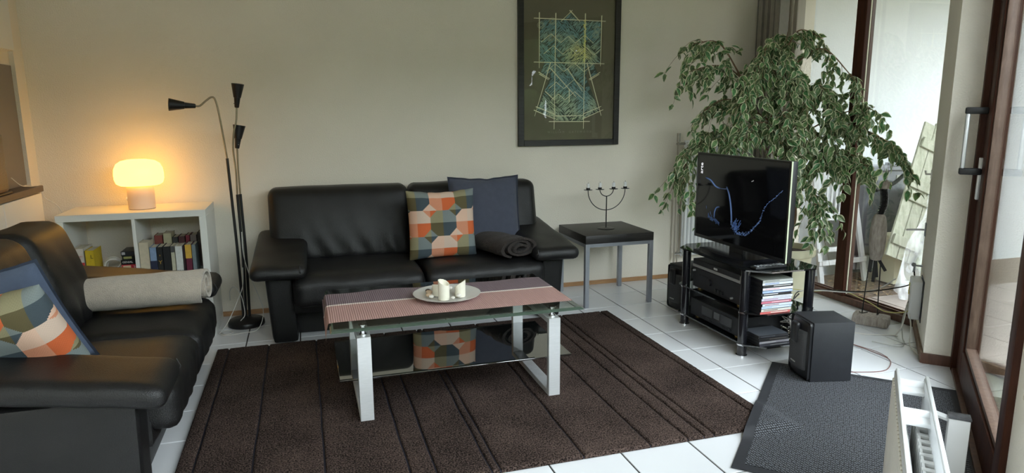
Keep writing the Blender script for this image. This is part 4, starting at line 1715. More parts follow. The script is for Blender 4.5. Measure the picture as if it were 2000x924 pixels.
# ================================================================== three-armed floor lamp
fl = thing('floor_lamp', 'black three-armed gooseneck floor lamp between bookshelf and sofa', 'floor lamp', (-2.425, -.235, 0))
part('base', MB().lathe([(.108, 0), (.110, .006), (.108, .028), (.100, .036), (.04, .042), (.03, .05)], 40, (-2.425, -.235, .001)), BLACKMETAL, fl, True)
Yl = -.235
arms = [([(-2.440, Yl, .045), (-2.445, Yl, .50), (-2.460, Yl, 1.05)], [(-2.460, Yl, 1.05), (-2.482, Yl - .01, 1.30), (-2.497, Yl - .015, 1.395), (-2.515, Yl - .02, 1.412), (-2.545, Yl - .03, 1.392), (-2.580, Yl - .04, 1.362), (-2.606, Yl - .05, 1.361)], (-2.606, Yl - .05, 1.361), (-1, -.25, .06)),
        ([(-2.425, Yl - .012, .045), (-2.415, Yl - .012, .45), (-2.418, Yl - .012, .83)], [(-2.418, Yl - .012, .83), (-2.416, Yl - .01, .98), (-2.421, Yl - .012, 1.10), (-2.410, Yl - .015, 1.20), (-2.392, Yl - .01, 1.27), (-2.383, Yl, 1.355)], (-2.383, Yl, 1.355), (.12, -.10, 1)),
        ([(-2.405, Yl + .01, .045), (-2.398, Yl + .01, .45), (-2.403, Yl + .01, .83)], [(-2.403, Yl + .01, .83), (-2.404, Yl + .01, .98), (-2.400, Yl + .01, 1.112)], (-2.400, Yl + .01, 1.112), (.16, .05, 1))]
for rod, neck, tip, dirn in arms:
    part('rod', MB().tube(catmull(rod, 6), .0085, 10), BLACKMETAL, fl, True)
    part('gooseneck', MB().tube(catmull(neck, 8), .0055, 10), GUNMETAL, fl, True)
    z = Vector(dirn).normalized()
    M = Matrix.Translation(tip) @ z.to_track_quat('Z', 'Y').to_matrix().to_4x4()
    sh = part('lamp_shade', MB().lathe([(.011, -.004), (.013, .0), (.018, .054), (.021, .056), (.036, .134), (.0365, .136), (.034, .136), (.019, .060), (.012, .05)], 28, M=M, caps=False)
              .lathe([(.0, .004), (.011, .004)], 20, M=M, caps=False), BLACKMETAL, fl, True)
    part('switch', MB().tube([M @ Vector((-.016, 0, .022)), M @ Vector((-.026, 0, .020))], .0025, 6), CHROME, sh, True)

cable('lamp_cable', [(-2.41, -.26, .60), (-2.405, -.30, .46), (-2.375, -.33, .33), (-2.335, -.36, .22), (-2.312, -.37, .13), (-2.325, -.38, .05), (-2.36, -.40, .006), (-2.43, -.42, .005), (-2.52, -.44, .005), (-2.56, -.40, .005)], .0025, CABLEW, 'white lamp flex hanging beside the floor lamp rods')
cable('lamp_cable', [(-2.57, -.40, .005), (-2.52, -.34, .06), (-2.46, -.31, .18), (-2.425, -.29, .27), (-2.418, -.28, .38)], .0025, CABLEW, 'white flex running from the floor up across the lamp rods')
cable('lamp_cable', [(-2.53, -.06, .12), (-2.52, -.12, .20), (-2.48, -.22, .245), (-2.44, -.28, .20), (-2.425, -.30, .09), (-2.45, -.33, .055)], .0025, CABLEW, 'white flex looping over the round lamp base')
cable('lamp_cable', [(-2.57, -.36, .005), (-2.53, -.42, .005), (-2.49, -.39, .005), (-2.53, -.34, .005), (-2.57, -.38, .006), (-2.54, -.44, .006), (-2.47, -.43, .005)], .0022, CABLEW, 'white flex coiled on the tiles by the bookshelf foot')

# ================================================================== television and its stand
tvst = thing('tv_stand', 'black glass television stand with three tiers and black tube legs', 'tv stand', (.39, -1.375, 0))


def oct_poly(x0, x1, y0, y1, c):
    return [(x0 + c, y0), (x1 - c * .5, y0), (x1, y0 + c * .5), (x1, y1 - c * .5), (x1 - c * .5, y1), (x0 + c, y1), (x0, y1 - c * .85), (x0, y0 + c * .85)]


part('glass_tier', MB().prism(oct_poly(.178, .605, -1.785, -.965, .10), .479, .487), BLACKGLASS, tvst, True)
part('glass_tier', MB().prism(oct_poly(.185, .600, -1.785, -.965, .09), .247, .255), BLACKGLASS, tvst, True)
part('glass_tier', MB().prism(oct_poly(.185, .600, -1.785, -.965, .09), .067, .075), BLACKGLASS, tvst, True)
for x, y in ((.203, -1.672), (.208, -1.085), (.565, -1.735), (.565, -1.015)):
    lg = part('leg', MB().lathe([(.0255, 0), (.0255, .478)], 24, (x, y, .004)), GLOSSBLACK, tvst, True)
    part('ring', MB().lathe([(.031, 0), (.031, .007)], 24, (x, y, .0)), CHROME, lg, True)
    part('ring', MB().lathe([(.0285, 0), (.0285, .008)], 24, (x, y, .243)), CHROME, lg, True)
    part('ring', MB().lathe([(.0285, 0), (.0285, .008)], 24, (x, y, .063)), CHROME, lg, True)
    part('ring', MB().lathe([(.0285, 0), (.0285, .006)], 24, (x, y, .473)), GLOSSBLACK, lg, True)
part('cable_panel', MB().rbox(.59, .60, -1.56, -1.19, .08, .47, .003, 1), BLACKPLASTIC, tvst, True)

tv = thing('television', 'flat black television showing blue light trails on a dark screen', 'television', (.37, -1.366, .488))
part('housing', MB().rbox(.346, .385, -1.796, -.935, .530, 1.061, .004, 2), BLACKPLASTIC, tv, True)
scr = part('screen', MB().box(.3445, .3465, -1.780, -.955, .552, 1.050), mat('screen_glass', (.006, .006, .0075), .06, spec=.5, var=.02, vscale=2), tv, True)
part('edge_trim', MB().rbox(.343, .352, -1.7995, -1.7955, .530, 1.061, .001, 1), mat('clear_acrylic_trim', (.60, .66, .48), .2, var=.05, vscale=5), tv, True, label='pale acrylic strip along the side edge')
part('edge_trim', MB().rbox(.343, .352, -1.7955, -.935, 1.0605, 1.0635, .001, 1), mat('dark_acrylic_trim', (.10, .11, .09), .2, var=.05, vscale=5), tv, True)
part('neck', MB().rbox(.352, .378, -1.43, -1.30, .500, .56, .004, 1), BLACKPLASTIC, tv, True)
part('foot', MB().prism([(.25, -1.58), (.49, -1.56), (.49, -1.17), (.25, -1.15), (.225, -1.366)], .488, .503), GLOSSBLACK, tv, True)
# picture on the screen: u from the far edge (screen left) to the near edge, w from the top
random.seed(5)


si = MB()


def spt(u, w, off=.0003):
    return Vector((.3445 - off - 4e-7 * len(si.f), -.955 - u * .825, 1.050 - w * .498))


def trail(pts, w0, col, fade=True):
    P = catmull([(p[0], p[1], 0) for p in pts], 7)
    n = len(P)
    for i in range(n - 1):
        a, b = P[i], P[i + 1]
        d = (b - a)
        nn = Vector((-d.y, d.x, 0)).normalized()
        k = math.sin(PI * (i + .5) / n) ** .6 if fade else 1
        for ww, q in ((1.0, .10), (.62, .26), (.3, .55)):
            w = w0 * ww
            c = tuple(x * k * q for x in col)
            off = .0003 + .0002 * (1 - ww)
            si.quad(spt(a.x + nn.x * w, a.y + nn.y * w, off), spt(a.x - nn.x * w, a.y - nn.y * w, off), spt(b.x - nn.x * w, b.y - nn.y * w, off), spt(b.x + nn.x * w, b.y + nn.y * w, off), 0, c)


BL = (.20, .34, .72)
trail([(.10, .275), (.17, .30), (.23, .36), (.29, .38)], .012, BL)
trail([(.27, .375), (.32, .378), (.37, .370), (.375, .35)], .006, (.12, .17, .30))
trail([(.365, .345), (.40, .43), (.425, .55), (.44, .68), (.445, .78)], .011, BL)
trail([(.295, .60), (.255, .62), (.235, .68), (.235, .75)], .009, (.16, .28, .60))
trail([(.125, .62), (.13, .66)], .004, (.14, .22, .42))
trail([(.18, .68), (.19, .72)], .005, (.14, .22, .42))
for _ in range(60):
    t = random.random()
    u, w = .15 + t * .14, .74 + .06 * t + random.gauss(0, .015)
    trail([(u, w), (u + .012, w + random.uniform(-.015, .02))], .004, (.08, .15, .34), False)
path = catmull([(.45, .77, 0), (.50, .84, 0), (.56, .86, 0), (.63, .83, 0), (.70, .74, 0), (.75, .66, 0), (.78, .54, 0), (.82, .45, 0), (.89, .37, 0), (.95, .29, 0)], 20)
for i, p in enumerate(path):
    t = i / len(path)
    sp = .003 + .018 * (1 - t) ** 2
    for _ in range(int(1 + 2.5 * (1 - t))):
        u, w = p.x + random.gauss(0, sp * .7), p.y + random.gauss(0, sp)
        s = random.uniform(.0008, .0024)
        c = random.uniform(.35, 1.1)
        si.quad(spt(u - s, w - s * 1.3), spt(u + s, w - s), spt(u + s, w + s * 1.3), spt(u - s, w + s), 0, (.20 * c, .34 * c, .72 * c))
for _ in range(34):
    u, w = random.gauss(.50, .025), random.gauss(.80, .03)
    trail([(u, w), (u + random.uniform(-.01, .03), w - random.uniform(.02, .06))], .0035, (.10, .20, .50), False)
for u, w in ((.655, .235), (.66, .228), (.645, .24)):
    si.quad(spt(u - .003, w - .003), spt(u + .003, w - .003), spt(u + .003, w + .003), spt(u - .003, w + .003), 0, (.6, .6, .62))
part('screen_picture', si, SCREENLIGHT, scr, True)
_r = scr.parent.matrix_basis @ scr.matrix_basis
_o = Vector((.3445 - .0006, -.955 - .045 * .825, 1.050 - .165 * .498))
text('channel_logo', 'arte', .042, _r.inverted() @ frame_M(_o, (0, 0, 1), (0, 1, 0)), mat_emit('logo_white', (.75, .75, .78), .7), scr, .0002)
random.seed(13)

# remote control on the stand
rc = thing('remote_control', 'long black remote control on the television stand', 'remote control', (.325, -1.695, .488), .02)
part('body', MB().rbox(-.10, .10, -.024, .024, 0, .014, .005, 2), BLACKPLASTIC, rc)
for i in range(9):
    for j in range(3):
        part('button', MB().rbox(-.085 + i * .02, -.073 + i * .02, -.017 + j * .0125, -.009 + j * .0125, .0135, .0165, .001, 1), plain((.22, .23, .25)) if (i + j) % 4 else plain((.45, .46, .48)), rc)


# ---- hi-fi on the tiers (fronts face -x)
def device(name, label, x0, x1, y0, y1, z0, z1, feet=True):
    t = thing(name, label, 'hifi device', ((x0 + x1) / 2, (y0 + y1) / 2, z0))
    f = .010 if feet else .003
    part('case', MB().rbox(x0 + .006, x1, y0, y1, z0 + f, z1, .002, 1), BLACKPLASTIC, t, True)
    part('front_panel', MB().rbox(x0, x0 + .007, y0 - .001, y1 + .001, z0 + f, z1 - .001, .0015, 1), BLACKMATTE, t, True)
    if feet:
        for y in (y0 + .04, y1 - .04):
            for x in (x0 + .03, x1 - .04):
                part('foot', MB().lathe([(.017, 0), (.017, .010)], 18, (x, y, z0)), mat('brass_foot', (.55, .42, .18), .3, .9, var=.05, vscale=9) if 'brass_foot' not in MATS else MATS['brass_foot'], t, True)
    return t


am = device('amplifier', 'black stereo amplifier with knobs on the middle tier', .215, .52, -1.620, -1.150, .2555, .385)
xk = .215


def knob(t, y, z, r, m=BLACKPLASTIC):
    part('knob', MB().cyl((xk + .001, y, z), (xk - .014, y, z), r, 20), m, t, True)


knob(am, -1.33, .325, .020)
for y in (-1.40, -1.43, -1.46):
    knob(am, y, .295, .011)
knob(am, -1.17, .367, .006, SILVERPL)
knob(am, -1.55, .29, .006, SILVERPL)
for i in range(6):
    part('button', MB().rbox(xk - .003, xk, -1.22 - i * .016, -1.21 - i * .016, .345, .352, .0008, 1), BLACKMATTE, am, True)
dp = device('disc_player', 'slim disc player with silver lower edge on top of the amplifier', .212, .47, -1.615, -1.150, .3855, .437, False)
part('silver_strip', MB().rbox(.208, .2125, -1.617, -1.150, .389, .406, .0015, 1), SILVERPL, dp, True, label='silver strip along the lower front edge')
part('corner_cap', MB().rbox(.205, .240, -1.628, -1.6155, .389, .432, .004, 2), SILVERPL, dp, True)
part('disc_badge', MB().box(.2105, .2118, -1.40, -1.365, .413, .424), plain((.55, .55, .55)), dp, True)
xk = .215
cd = device('cassette_deck', 'black double cassette deck on the lowest tier', .215, .50, -1.615, -1.140, .0755, .190)
for a, b in ((-1.37, -1.26), (-1.56, -1.45)):
    part('cassette_door', MB().rbox(.211, .216, a, b, .115, .172, .002, 1), mat('dark_door', (.028, .029, .032), .2, var=.05, vscale=9) if 'dark_door' not in MATS else MATS['dark_door'], cd, True)
    for i in range(5):
        part('button', MB().rbox(.212, .2155, a + .004 + i * .021, a + .020 + i * .021, .096, .106, .0008, 1), BLACKMATTE, cd, True)
part('display', MB().box(.2135, .2155, -1.44, -1.385, .125, .165), BLACKGLASS, cd, True)

# ---- disc cases
CASES = [((.60, .14, .13), (.66, .62, .55)), ((.62, .60, .55), (.20, .15, .12)), ((.45, .55, .66), (.75, .78, .80)), ((.60, .66, .75), (.35, .20, .20)),
         ((.55, .18, .24), (.75, .55, .58)), ((.62, .62, .74), (.45, .25, .35)), ((.70, .72, .76), (.5, .5, .6)), ((.035, .033, .036), (.72, .72, .72)),
         ((.36, .46, .68), (.72, .76, .82)), ((.72, .68, .72), (.62, .35, .40)), ((.04, .04, .045), (.6, .6, .58)), ((.66, .70, .78), (.20, .25, .45))]
NAMES = ['red and cream', 'cream and brown', 'ice blue', 'pale blue with red print', 'crimson and pink', 'lilac', 'white', 'black with white print', 'sky blue', 'blush white', 'black and grey', 'white with navy print']


def disc_case(z, c, c2, label, x0, y0, group, sx=.19, sy=.135, h=.0143, k=0):
    t = thing('disc_case', label, 'disc case', (x0 + sx / 2, y0 + sy / 2, z), group=group)
    part('case', MB().rbox(x0, x0 + sx, y0 + .001, y0 + sy, z, z + h - .0003, .001, 1), BLACKPLASTIC, t, True)
    part('spine_sleeve', MB().box(x0 + .001, x0 + sx - .001, y0, y0 + .0015, z + .0008, z + h - .0012), plain(c, .35), t, True)
    a, b = (.08, .55) if k % 2 else (.35, .92)
    part('spine_print', MB().box(x0 + sx * a, x0 + sx * b, y0 - .0004, y0 + .0005, z + h * .35, z + h * .66), plain(c2, .4), t, True)
    if h > .0143 or k == 99:
        part('cover_sleeve', MB().box(x0 + .002, x0 + sx - .002, y0 + .003, y0 + sy - .002, z + h - .0004, z + h + .0002), plain(c2, .3), t, True)
    return t


for k, (c, c2) in enumerate(CASES):
    disc_case(.2558 + k * .0144, c, c2, NAMES[k] + ' disc case in the tall stack' + (', lowest of all' if k == 0 else ', topmost of the upright spines' if k == 11 else ''), .236 + (k * 37 % 7) * .0014 - .004, -1.768 - (k * 13 % 5) * .0012, 'tall stack of disc cases', k=k)
disc_case(.2558 + 12 * .0144, (.42, .43, .42), (.22, .23, .20), 'clear grey disc case lying on top of the tall stack', .234, -1.772, 'tall stack of disc cases', k=99)
for k, (c, c2, lab) in enumerate([((.10, .10, .12), (.3, .3, .3), 'charcoal disc case at the bottom of the low stack'), ((.42, .41, .46), (.6, .6, .6), 'silver grey disc case in the middle of the low stack'),
                                  ((.03, .03, .032), (.12, .10, .09), 'black disc case in the low stack below the topmost one'), ((.03, .03, .035), (.10, .11, .13), 'disc case with a dark colourful cover on top of the low stack')]):
    disc_case(.0757 + k * .0146, c, c2, lab, .240, -1.772 + .004 * k, 'low stack of disc cases', k=99 if k == 3 else k)
_cv = bpy.data.objects[-1] if False else None

# tangle of leads behind the low stack
tg_ = MB()
random.seed(3)
for k in range(10):
    pts = [(random.uniform(.47, .585), random.uniform(-1.74, -1.60), random.uniform(.082, .20)) for _ in range(6)]
    tg_.tube(catmull(pts, 5), .0028, 5, mi=k % 2)
single('cable_tangle', tg_, [CABLEB, CABLEW], 'tangle of black and white leads on the lowest tier', 'cables', kind='stuff')


# ================================================================== loudspeakers
def speaker(label, loc, rot, h, w, d, grp='loudspeakers'):
    """front faces local -x"""
    t = thing('loudspeaker', label, 'loudspeaker', loc, rot, grp)
    part('cabinet', MB().rbox(-d / 2 + .03, d / 2, -w / 2, w / 2, 0.001, h, .003, 2), BLACKMATTE, t)
    def fn(p, u):
        p = p.copy()
        if u.x < 0:
            p.x += .018 * u.y ** 2 + .010 * u.z ** 2
            p.y *= 1 - .10 * max(0, -u.x)
        return p
    part('front_baffle', MB().soft(-d / 2 - .004, -d / 2 + .034, -w / 2 + .002, w / 2 - .002, .004, h - .004, .016, (6, 14, 18), fn), BLACKPLASTIC, t)
    def fg(p, u):
        p = p.copy()
        p.x += .016 * u.y ** 2
        return p
    part('grille_cloth', MB().soft(-d / 2 - .012, -d / 2 + .006, -w / 2 + .022, w / 2 - .022, .05, h - .05, .008, (3, 10, 16), fg), GREYCLOTH, t)
    part('tweeter_bridge', MB().soft(-d / 2 - .024, -d / 2 + .006, -.030, .030, h - .125, h - .018, .024, (6, 8, 12)), BLACKPLASTIC, t)
    part('badge', MB().rbox(-d / 2 - .0145, -d / 2 - .011, -.022, .022, .075, .082, .001, 1), SILVERPL, t)
    return t


speaker('black loudspeaker standing on the charcoal door mat', (.385, -2.035, .0095), -.24, .300, .20, .235)
speaker('black loudspeaker on the tiles behind the television stand', (.415, -.775, 0), .10, .300, .185, .225)

# ================================================================== potted ficus
fx, fy = 1.265, -.705
fi = thing('potted_ficus', 'variegated weeping fig tree in a cream pot by the window', 'plant', (fx, fy, 0))
part('pot', MB().lathe([(.128, 0), (.135, .004), (.165, .26), (.168, .300), (.188, .303), (.192, .312), (.192, .350), (.186, .356), (.172, .356), (.168, .345), (.163, .31)], 48, caps=False)
     .lathe([(0.0005, .001), (.13, .001)], 48, caps=False), POT, fi)
part('soil', MB().lathe([(.165, .315), (.10, .325), (.0005, .330)], 30, caps=False), SOIL, fi)
TR = [(1.272, -.70, .32), (1.277, -.70, .396), (1.301, -.72, .584), (1.247, -.72, .805), (1.173, -.70, 1.021), (1.111, -.70, 1.371), (1.122, -.70, 1.744)]
part('trunk', MB().tube(catmull(TR, 6), .016, 10, r2=.006), BARK, fi, True)
BR = {'b1': [(1.16, -0.7, 1.18), (0.842, -0.66, 1.525), (0.658, -0.63, 1.615), (0.406, -0.6, 1.557)],
      'b1b': [(0.842, -0.66, 1.525), (0.676, -0.62, 1.758), (0.493, -0.6, 1.756)],
      'b2': [(1.146, -0.7, 1.198), (0.777, -0.65, 1.389), (0.582, -0.62, 1.322)],
      'b3': [(1.184, -0.7, 0.985), (0.785, -0.6, 1.182), (0.54, -0.55, 1.062), (0.509, -0.52, 0.812)],
      'b4': [(1.118, -0.7, 1.542), (1.15, -0.7, 1.839)],
      'b5': [(1.11, -0.7, 1.643), (1.197, -0.75, 1.841), (1.357, -0.8, 1.79)],
      'b6': [(1.118, -0.7, 1.542), (1.33, -0.8, 1.724), (1.42, -0.97, 1.566), (1.44, -1.08, 1.415)],
      'b7': [(1.161, -0.7, 1.267), (1.358, -0.8, 1.438), (1.44, -0.96, 1.26)],
      'b8': [(1.197, -0.7, 1.091), (1.385, -0.95, 1.284), (1.44, -1.20, 1.335)],
      'b9': [(1.224, -0.7, 1.02), (1.41, -0.97, 1.216), (1.44, -1.24, 1.155), (1.455, -1.37, 1.078)],
      'b10': [(1.23, -0.7, 0.948), (1.41, -0.97, 1.046), (1.44, -1.18, 0.96)],
      'b11': [(1.258, -0.7, 0.875), (1.333, -0.85, 0.78), (1.321, -0.9, 0.573)],
      'b12': [(1.126, -0.7, 1.44), (0.816, -0.85, 1.596), (0.683, -0.9, 1.304)],
      'b13': [(1.132, -0.7, 1.371), (1.097, -0.9, 1.532), (1.102, -1.0, 1.204)],
      'b14': [(1.121, -0.7, 1.508), (0.922, -0.8, 1.731), (0.823, -0.85, 1.499)],
      'b15': [(1.167, -0.7, 1.197), (0.819, -0.88, 1.238), (0.654, -0.85, 1.108)],
      'b16': [(1.167, -0.7, 1.197), (0.956, -0.95, 1.303), (0.976, -1.0, 1.042)],
      'b17': [(1.13, -0.7, 1.40), (1.28, -.92, 1.47), (1.33, -1.0, 1.20)],
      'b18': [(1.19, -0.7, 1.05), (1.25, -.95, 1.10), (1.26, -1.0, 1.0)],
      'b19': [(1.12, -0.7, 1.55), (1.03, -.85, 1.64), (.98, -.92, 1.40)]}
random.seed(4)


def leaf_mesh(name, seed):
    """pointed oval leaf along +x, drooping tip, cream margin round a green heart"""
    rnd = random.Random(seed)
    L, Wd = 1.0, .60
    st_ = [0, .10, .30, .55, .80, 1.0]
    hw = [0.02, .55, .98, .90, .45, 0.0]
    v = []
    for t, w in zip(st_, hw):
        zc = -.16 * t * t
        e = rnd.uniform(-.02, .02)
        for k in (-1, -.68, 0, .68, 1):
            v.append((t * L, k * w * Wd / 2, zc + .10 * abs(k) * w + e * abs(k)))
    mb = MB()
    gcol = (.105 + rnd.uniform(-.02, .025), .188 + rnd.uniform(-.035, .035), .080)
    gl = tuple(c * 1.55 for c in gcol)
    cr = (.72, .73, .50)
    for i in range(5):
        for j in range(4):
            q = (i * 5 + j, (i + 1) * 5 + j, (i + 1) * 5 + j + 1, i * 5 + j + 1)
            edge = j in (0, 3)
            c = cr if (edge and (rnd.random() < .86)) else (gcol if rnd.random() < .7 else gl)
            mb.add([v[k] for k in q], [(0, 1, 2, 3)], 0, c)
    return mb


LM = [leaf_mesh('leaf', k) for k in range(6)]
LME = [m.mesh('leaf', LEAF, 80) for m in LM]
leaves = []
woody = MB()
for key, pts in BR.items():
    P = catmull(pts, 8)
    part('branch', MB().tube(P, .0065, 7, r2=.002), BARK, fi, True)
    n = len(P)
    total = sum((P[i + 1] - P[i]).length for i in range(n - 1))
    # twigs start over the outer two thirds of the branch
    nt_ = int((9 + total * 24) * {'b1b': .6, 'b2': .7, 'b5': .45, 'b6': .5, 'b7': .5, 'b8': .7, 'b1': .65, 'b9': .8}.get(key, 1.0))
    for q in range(nt_):
        t = .28 + .72 * (q + random.random() * .6) / nt_
        p = P[min(n - 1, int(t * (n - 1)))]
        d = (P[min(n - 1, int(t * (n - 1)) + 1)] - P[max(0, int(t * (n - 1)) - 1)]).normalized()
        out = (d * .6 + Vector((random.gauss(0, .6), random.gauss(0, .6), random.gauss(.1, .3)))).normalized()
        ln = random.uniform(.09, .22)
        tp = []
        for s in range(7):
            k = s / 6
            tp.append(p + out * (ln * k) + Vector((0, 0, -.20 * ln * k - .75 * ln * k * k)))
        for a in tp:
            a.x = min(a.x, 1.475)
        woody.tube(tp, .0018, 4, r2=.0008)
        for s in range(1, 7):
            for side in (-1, 1):
                if random.random() < .16:
                    continue
                base = tp[s] + Vector((random.gauss(0, .008), random.gauss(0, .008), random.gauss(0, .006)))
                hd2 = Vector((random.gauss(0, 1), random.gauss(0, 1), 0)).normalized() * random.uniform(.25, .75)
                ld = (hd2 + out * .25 + Vector((0, 0, -random.uniform(.10, 1.15)))).normalized()
                sz = random.uniform(.048, .076)
                if base.x + ld.x * sz > 1.495:
                    ld.x = -abs(ld.x) * .3
                    ld.normalize()
                # leaf blade normal roughly up and outward
                nz = (Vector((random.gauss(0, .5), random.gauss(-.35, .5), random.uniform(.4, 1)))).normalized()
                yv = nz.cross(ld)
                if yv.length < .05:
                    continue
                yv.normalize()
                nz = ld.cross(yv)
                leaves.append((base, ld, yv, nz, sz))
part('twigs', woody, BARK, fi, True)
# keep leaves out of the television and the wall
leaves = [l for l in leaves if not (l[0].x < .42 and -1.82 < l[0].y < -.90 and l[0].z < 1.1) and l[0].y < -.14 and not (l[0].z < .36)]
leaves.sort(key=lambda l: (l[0] - Vector((-2.02, -4.63, 1.3))).length - l[4] * 8)
fol = MB()
for k, (b, x, y, z, s) in enumerate(leaves):
    M = Matrix(((x.x * s, y.x * s, z.x * s, b.x), (x.y * s, y.y * s, z.y * s, b.y), (x.z * s, y.z * s, z.z * s, b.z), (0, 0, 0, 1)))
    w = k % 6
    if k < 300:
        o = bpy.data.objects.new('leaf', LME[w])
        COL.objects.link(o)
        o.parent = fi
        o.matrix_basis = Matrix.Translation((-fx, -fy, 0)) @ M
    else:
        src = LM[w]
        base = len(fol.v)
        fol.v += [tuple(M @ Vector(v)) for v in src.v]
        for f, c in zip(src.f, src.c):
            fol.f.append(tuple(i + base for i in f))
            fol.mi.append(0)
            fol.c.append(c)
part('foliage', fol, LEAF, fi, True, kind='stuff', angle=80)
print('LEAVES', len(leaves))

# ================================================================== radiator on the back wall
ra = thing('panel_radiator', 'tall white ribbed radiator on the back wall behind the plant', 'radiator', (1.10, -.08, .17))
part('panel', MB().rbox(.785, 1.42, -.075, -.055, .19, 1.095, .004, 1), RADWHITE, ra, True)
for i in range(19):
    x = .792 + i * .0335
    part('rib', MB().soft(x, x + .024, -.096, -.070, .20, 1.085, .010, (5, 4, 8)), RADWHITE, ra, True)
part('bracket', MB().box(.90, .93, -.06, -.001, .95, .98).box(1.30, 1.33, -.06, -.001, .95, .98), RADWHITE, ra, True)
part('valve', MB().cyl((.735, -.06, 1.085), (.735, -.06, 1.150), .014, 16).cyl((.735, -.06, 1.07), (.79, -.066, 1.07), .009, 12).cyl((.733, -.082, 1.07), (.733, -.05, 1.07), .011, 12), mat('nickel_valve', (.42, .40, .36), .35, .8, var=.1, vscale=30), ra, True)
part('pipe', MB().tube([(.735, -.06, 1.085), (.735, -.06, .24), (.735, -.055, .10), (.735, -.045, .0)], .0085, 10).tube([(.765, -.05, .62), (.765, -.05, .0)], .006, 8), TAUPE, ra, True)
part('valve', MB().cyl((.735, -.06, .21), (.79, -.066, .21), .012, 12).cyl((.79, -.066, .185), (.79, -.066, .24), .010, 12), CHROME, ra, True)

# ================================================================== foreground radiator by the door
RO = Vector((-.25, -3.057, 0))


def rfac(s, d, z=0.0):
    return RO + Vector((-K, -K, 0)) * s + Vector((-K, K, 0)) * d + Vector((0, 0, z))


def qbox(mb, s0, s1, d0, d1, z0, z1, r=0):
    M = Matrix(((-K, -K, 0, RO.x), (-K, K, 0, RO.y), (0, 0, 1, 0), (0, 0, 0, 1)))
    b = MB().rbox(s0, s1, d0, d1, z0, z1, r, 2) if r else MB().box(s0, s1, d0, d1, z0, z1)
    return mb.add(b.v, [f[::-1] for f in b.f], 0, None, M)


fr = thing('open_top_radiator', 'white double-panel radiator with open top beside the garden door', 'radiator', rfac(.7, -.04, 0))
s1 = 1.42
zt = .50
DF, DB = -.008, -.090
part('front_panel', qbox(MB(), 0, s1, DF, DF + .014, .08, zt, r=.005), RADWHITE, fr, True)
part('back_panel', qbox(MB(), 0, s1, DB, DB + .014, .08, zt - .012, r=.005), RADWHITE, fr, True)
for i in range(56):
    s = .02 + i * .025
    part('rib', qbox(MB(), s, s + .012, DF + .012, DF + .019, .10, zt - .02, r=.003), RADCREAM, fr, True)
for s in (.015, .25, .72, 1.2):
    part('cross_bar', qbox(qbox(MB(), s, s + .012, DB + .012, DF + .002, zt - .055, zt - .02, r=.003), s + .012, s + .055, DB + .012, DF + .002, zt - .052, zt - .038, r=.003), RADWHITE, fr, True)
for i in range(30):
    s = .12 + i * .042
    part('fin', qbox(qbox(MB(), s, s + .018, DB + .014, DB + .044, .10, zt - .075), s + .016, s + .042, DB + .036, DB + .042, .10, zt - .075), RADGREY, fr, True)
part('fin_sheet', qbox(MB(), .10, s1 - .05, DF - .018, DF - .013, .10, zt - .085), RADGREY, fr, True)
part('top_bead', qbox(MB(), 0, s1, DF + .001, DF + .011, zt - .002, zt + .006, r=.003), RADWHITE, fr, True)
part('top_bead', qbox(MB(), 0, s1, DB + .001, DB + .011, zt - .014, zt - .006, r=.003), RADWHITE, fr, True)
part('floor_bracket', qbox(MB(), .005, .045, -.205, -.148, 0, .385, r=.004), RADWHITE, fr, True, label='upright white floor bracket behind the radiator')
part('bracket_cap', qbox(MB(), .003, .047, -.207, -.146, .384, .392, r=.002), mat('worn_dark_cap', (.10, .10, .11), .6, var=.4, vscale=60), fr, True)
part('bracket_arm', MB().tube([rfac(.02, -.150, .374), rfac(.03, -.125, .384), rfac(.03, DB + .004, .395)], .010, 8), RADWHITE, fr, True)
for s in (.20, 1.1):
    part('foot', qbox(MB(), s, s + .04, DB + .01, DF, .0, .09, r=.004), RADWHITE, fr, True)

# ================================================================== bird sculpture
bd = thing('bird_sculpture', 'driftwood wading bird sculpture on wire legs by the window', 'sculpture', (1.305, -1.455, 0))
Mb2 = Matrix.Translation((1.305, -1.455, 0)) @ Matrix.Rotation(-.95, 4, 'Z')
part('wood_block', MB().soft(-.100, .100, -.062, .062, .001, .062, .008, (10, 8, 5), lambda p, u: p + Vector((.006 * noise.noise(p * 25), .006 * noise.noise(p * 22 + Vector((5, 0, 0))), .006 * noise.noise(p * 20)))) if False else
     MB().soft(-.100, .100, -.062, .062, .001, .062, .008, (10, 8, 5), lambda p, u: p + Vector((.004 * noise.noise(p * 25), .004 * noise.noise(p * 22), .003 * noise.noise(p * 20) if u.z > -.9 else 0)), M=Mb2), DRIFTWOOD, bd, True)
LX = (K, -K)
part('leg', MB().tube([(1.270, -1.415, .055), (1.285, -1.425, .45)], .0035, 8), BLACKMETAL, bd, True)
part('leg', MB().tube([(1.330, -1.475, .055), (1.325, -1.465, .45)], .0035, 8), BLACKMETAL, bd, True)
part('toe', MB().tube([(1.270, -1.415, .064), (1.245, -1.42, .075)], .003, 6).tube([(1.270, -1.415, .064), (1.29, -1.44, .075)], .003, 6)
     .tube([(1.330, -1.475, .064), (1.31, -1.50, .076)], .003, 6).tube([(1.330, -1.475, .064), (1.355, -1.47, .076)], .003, 6), BLACKMETAL, bd, True)
bprof = [(.010, .405), (.030, .412), (.040, .45), (.046, .52), (.047, .58), (.043, .64), (.034, .68), (.022, .695), (.008, .698)]
part('body', MB().lathe(bprof, 22, (1.306, -1.446, 0)), DRIFTWOOD, bd, True)
neck = catmull([(1.306, -1.446, .69), (1.318, -1.455, .75), (1.318, -1.455, .80), (1.312, -1.450, .85)], 10)
part('neck', MB().tube(neck, .014, 10), BLACKMETAL, bd, True)
coil = []
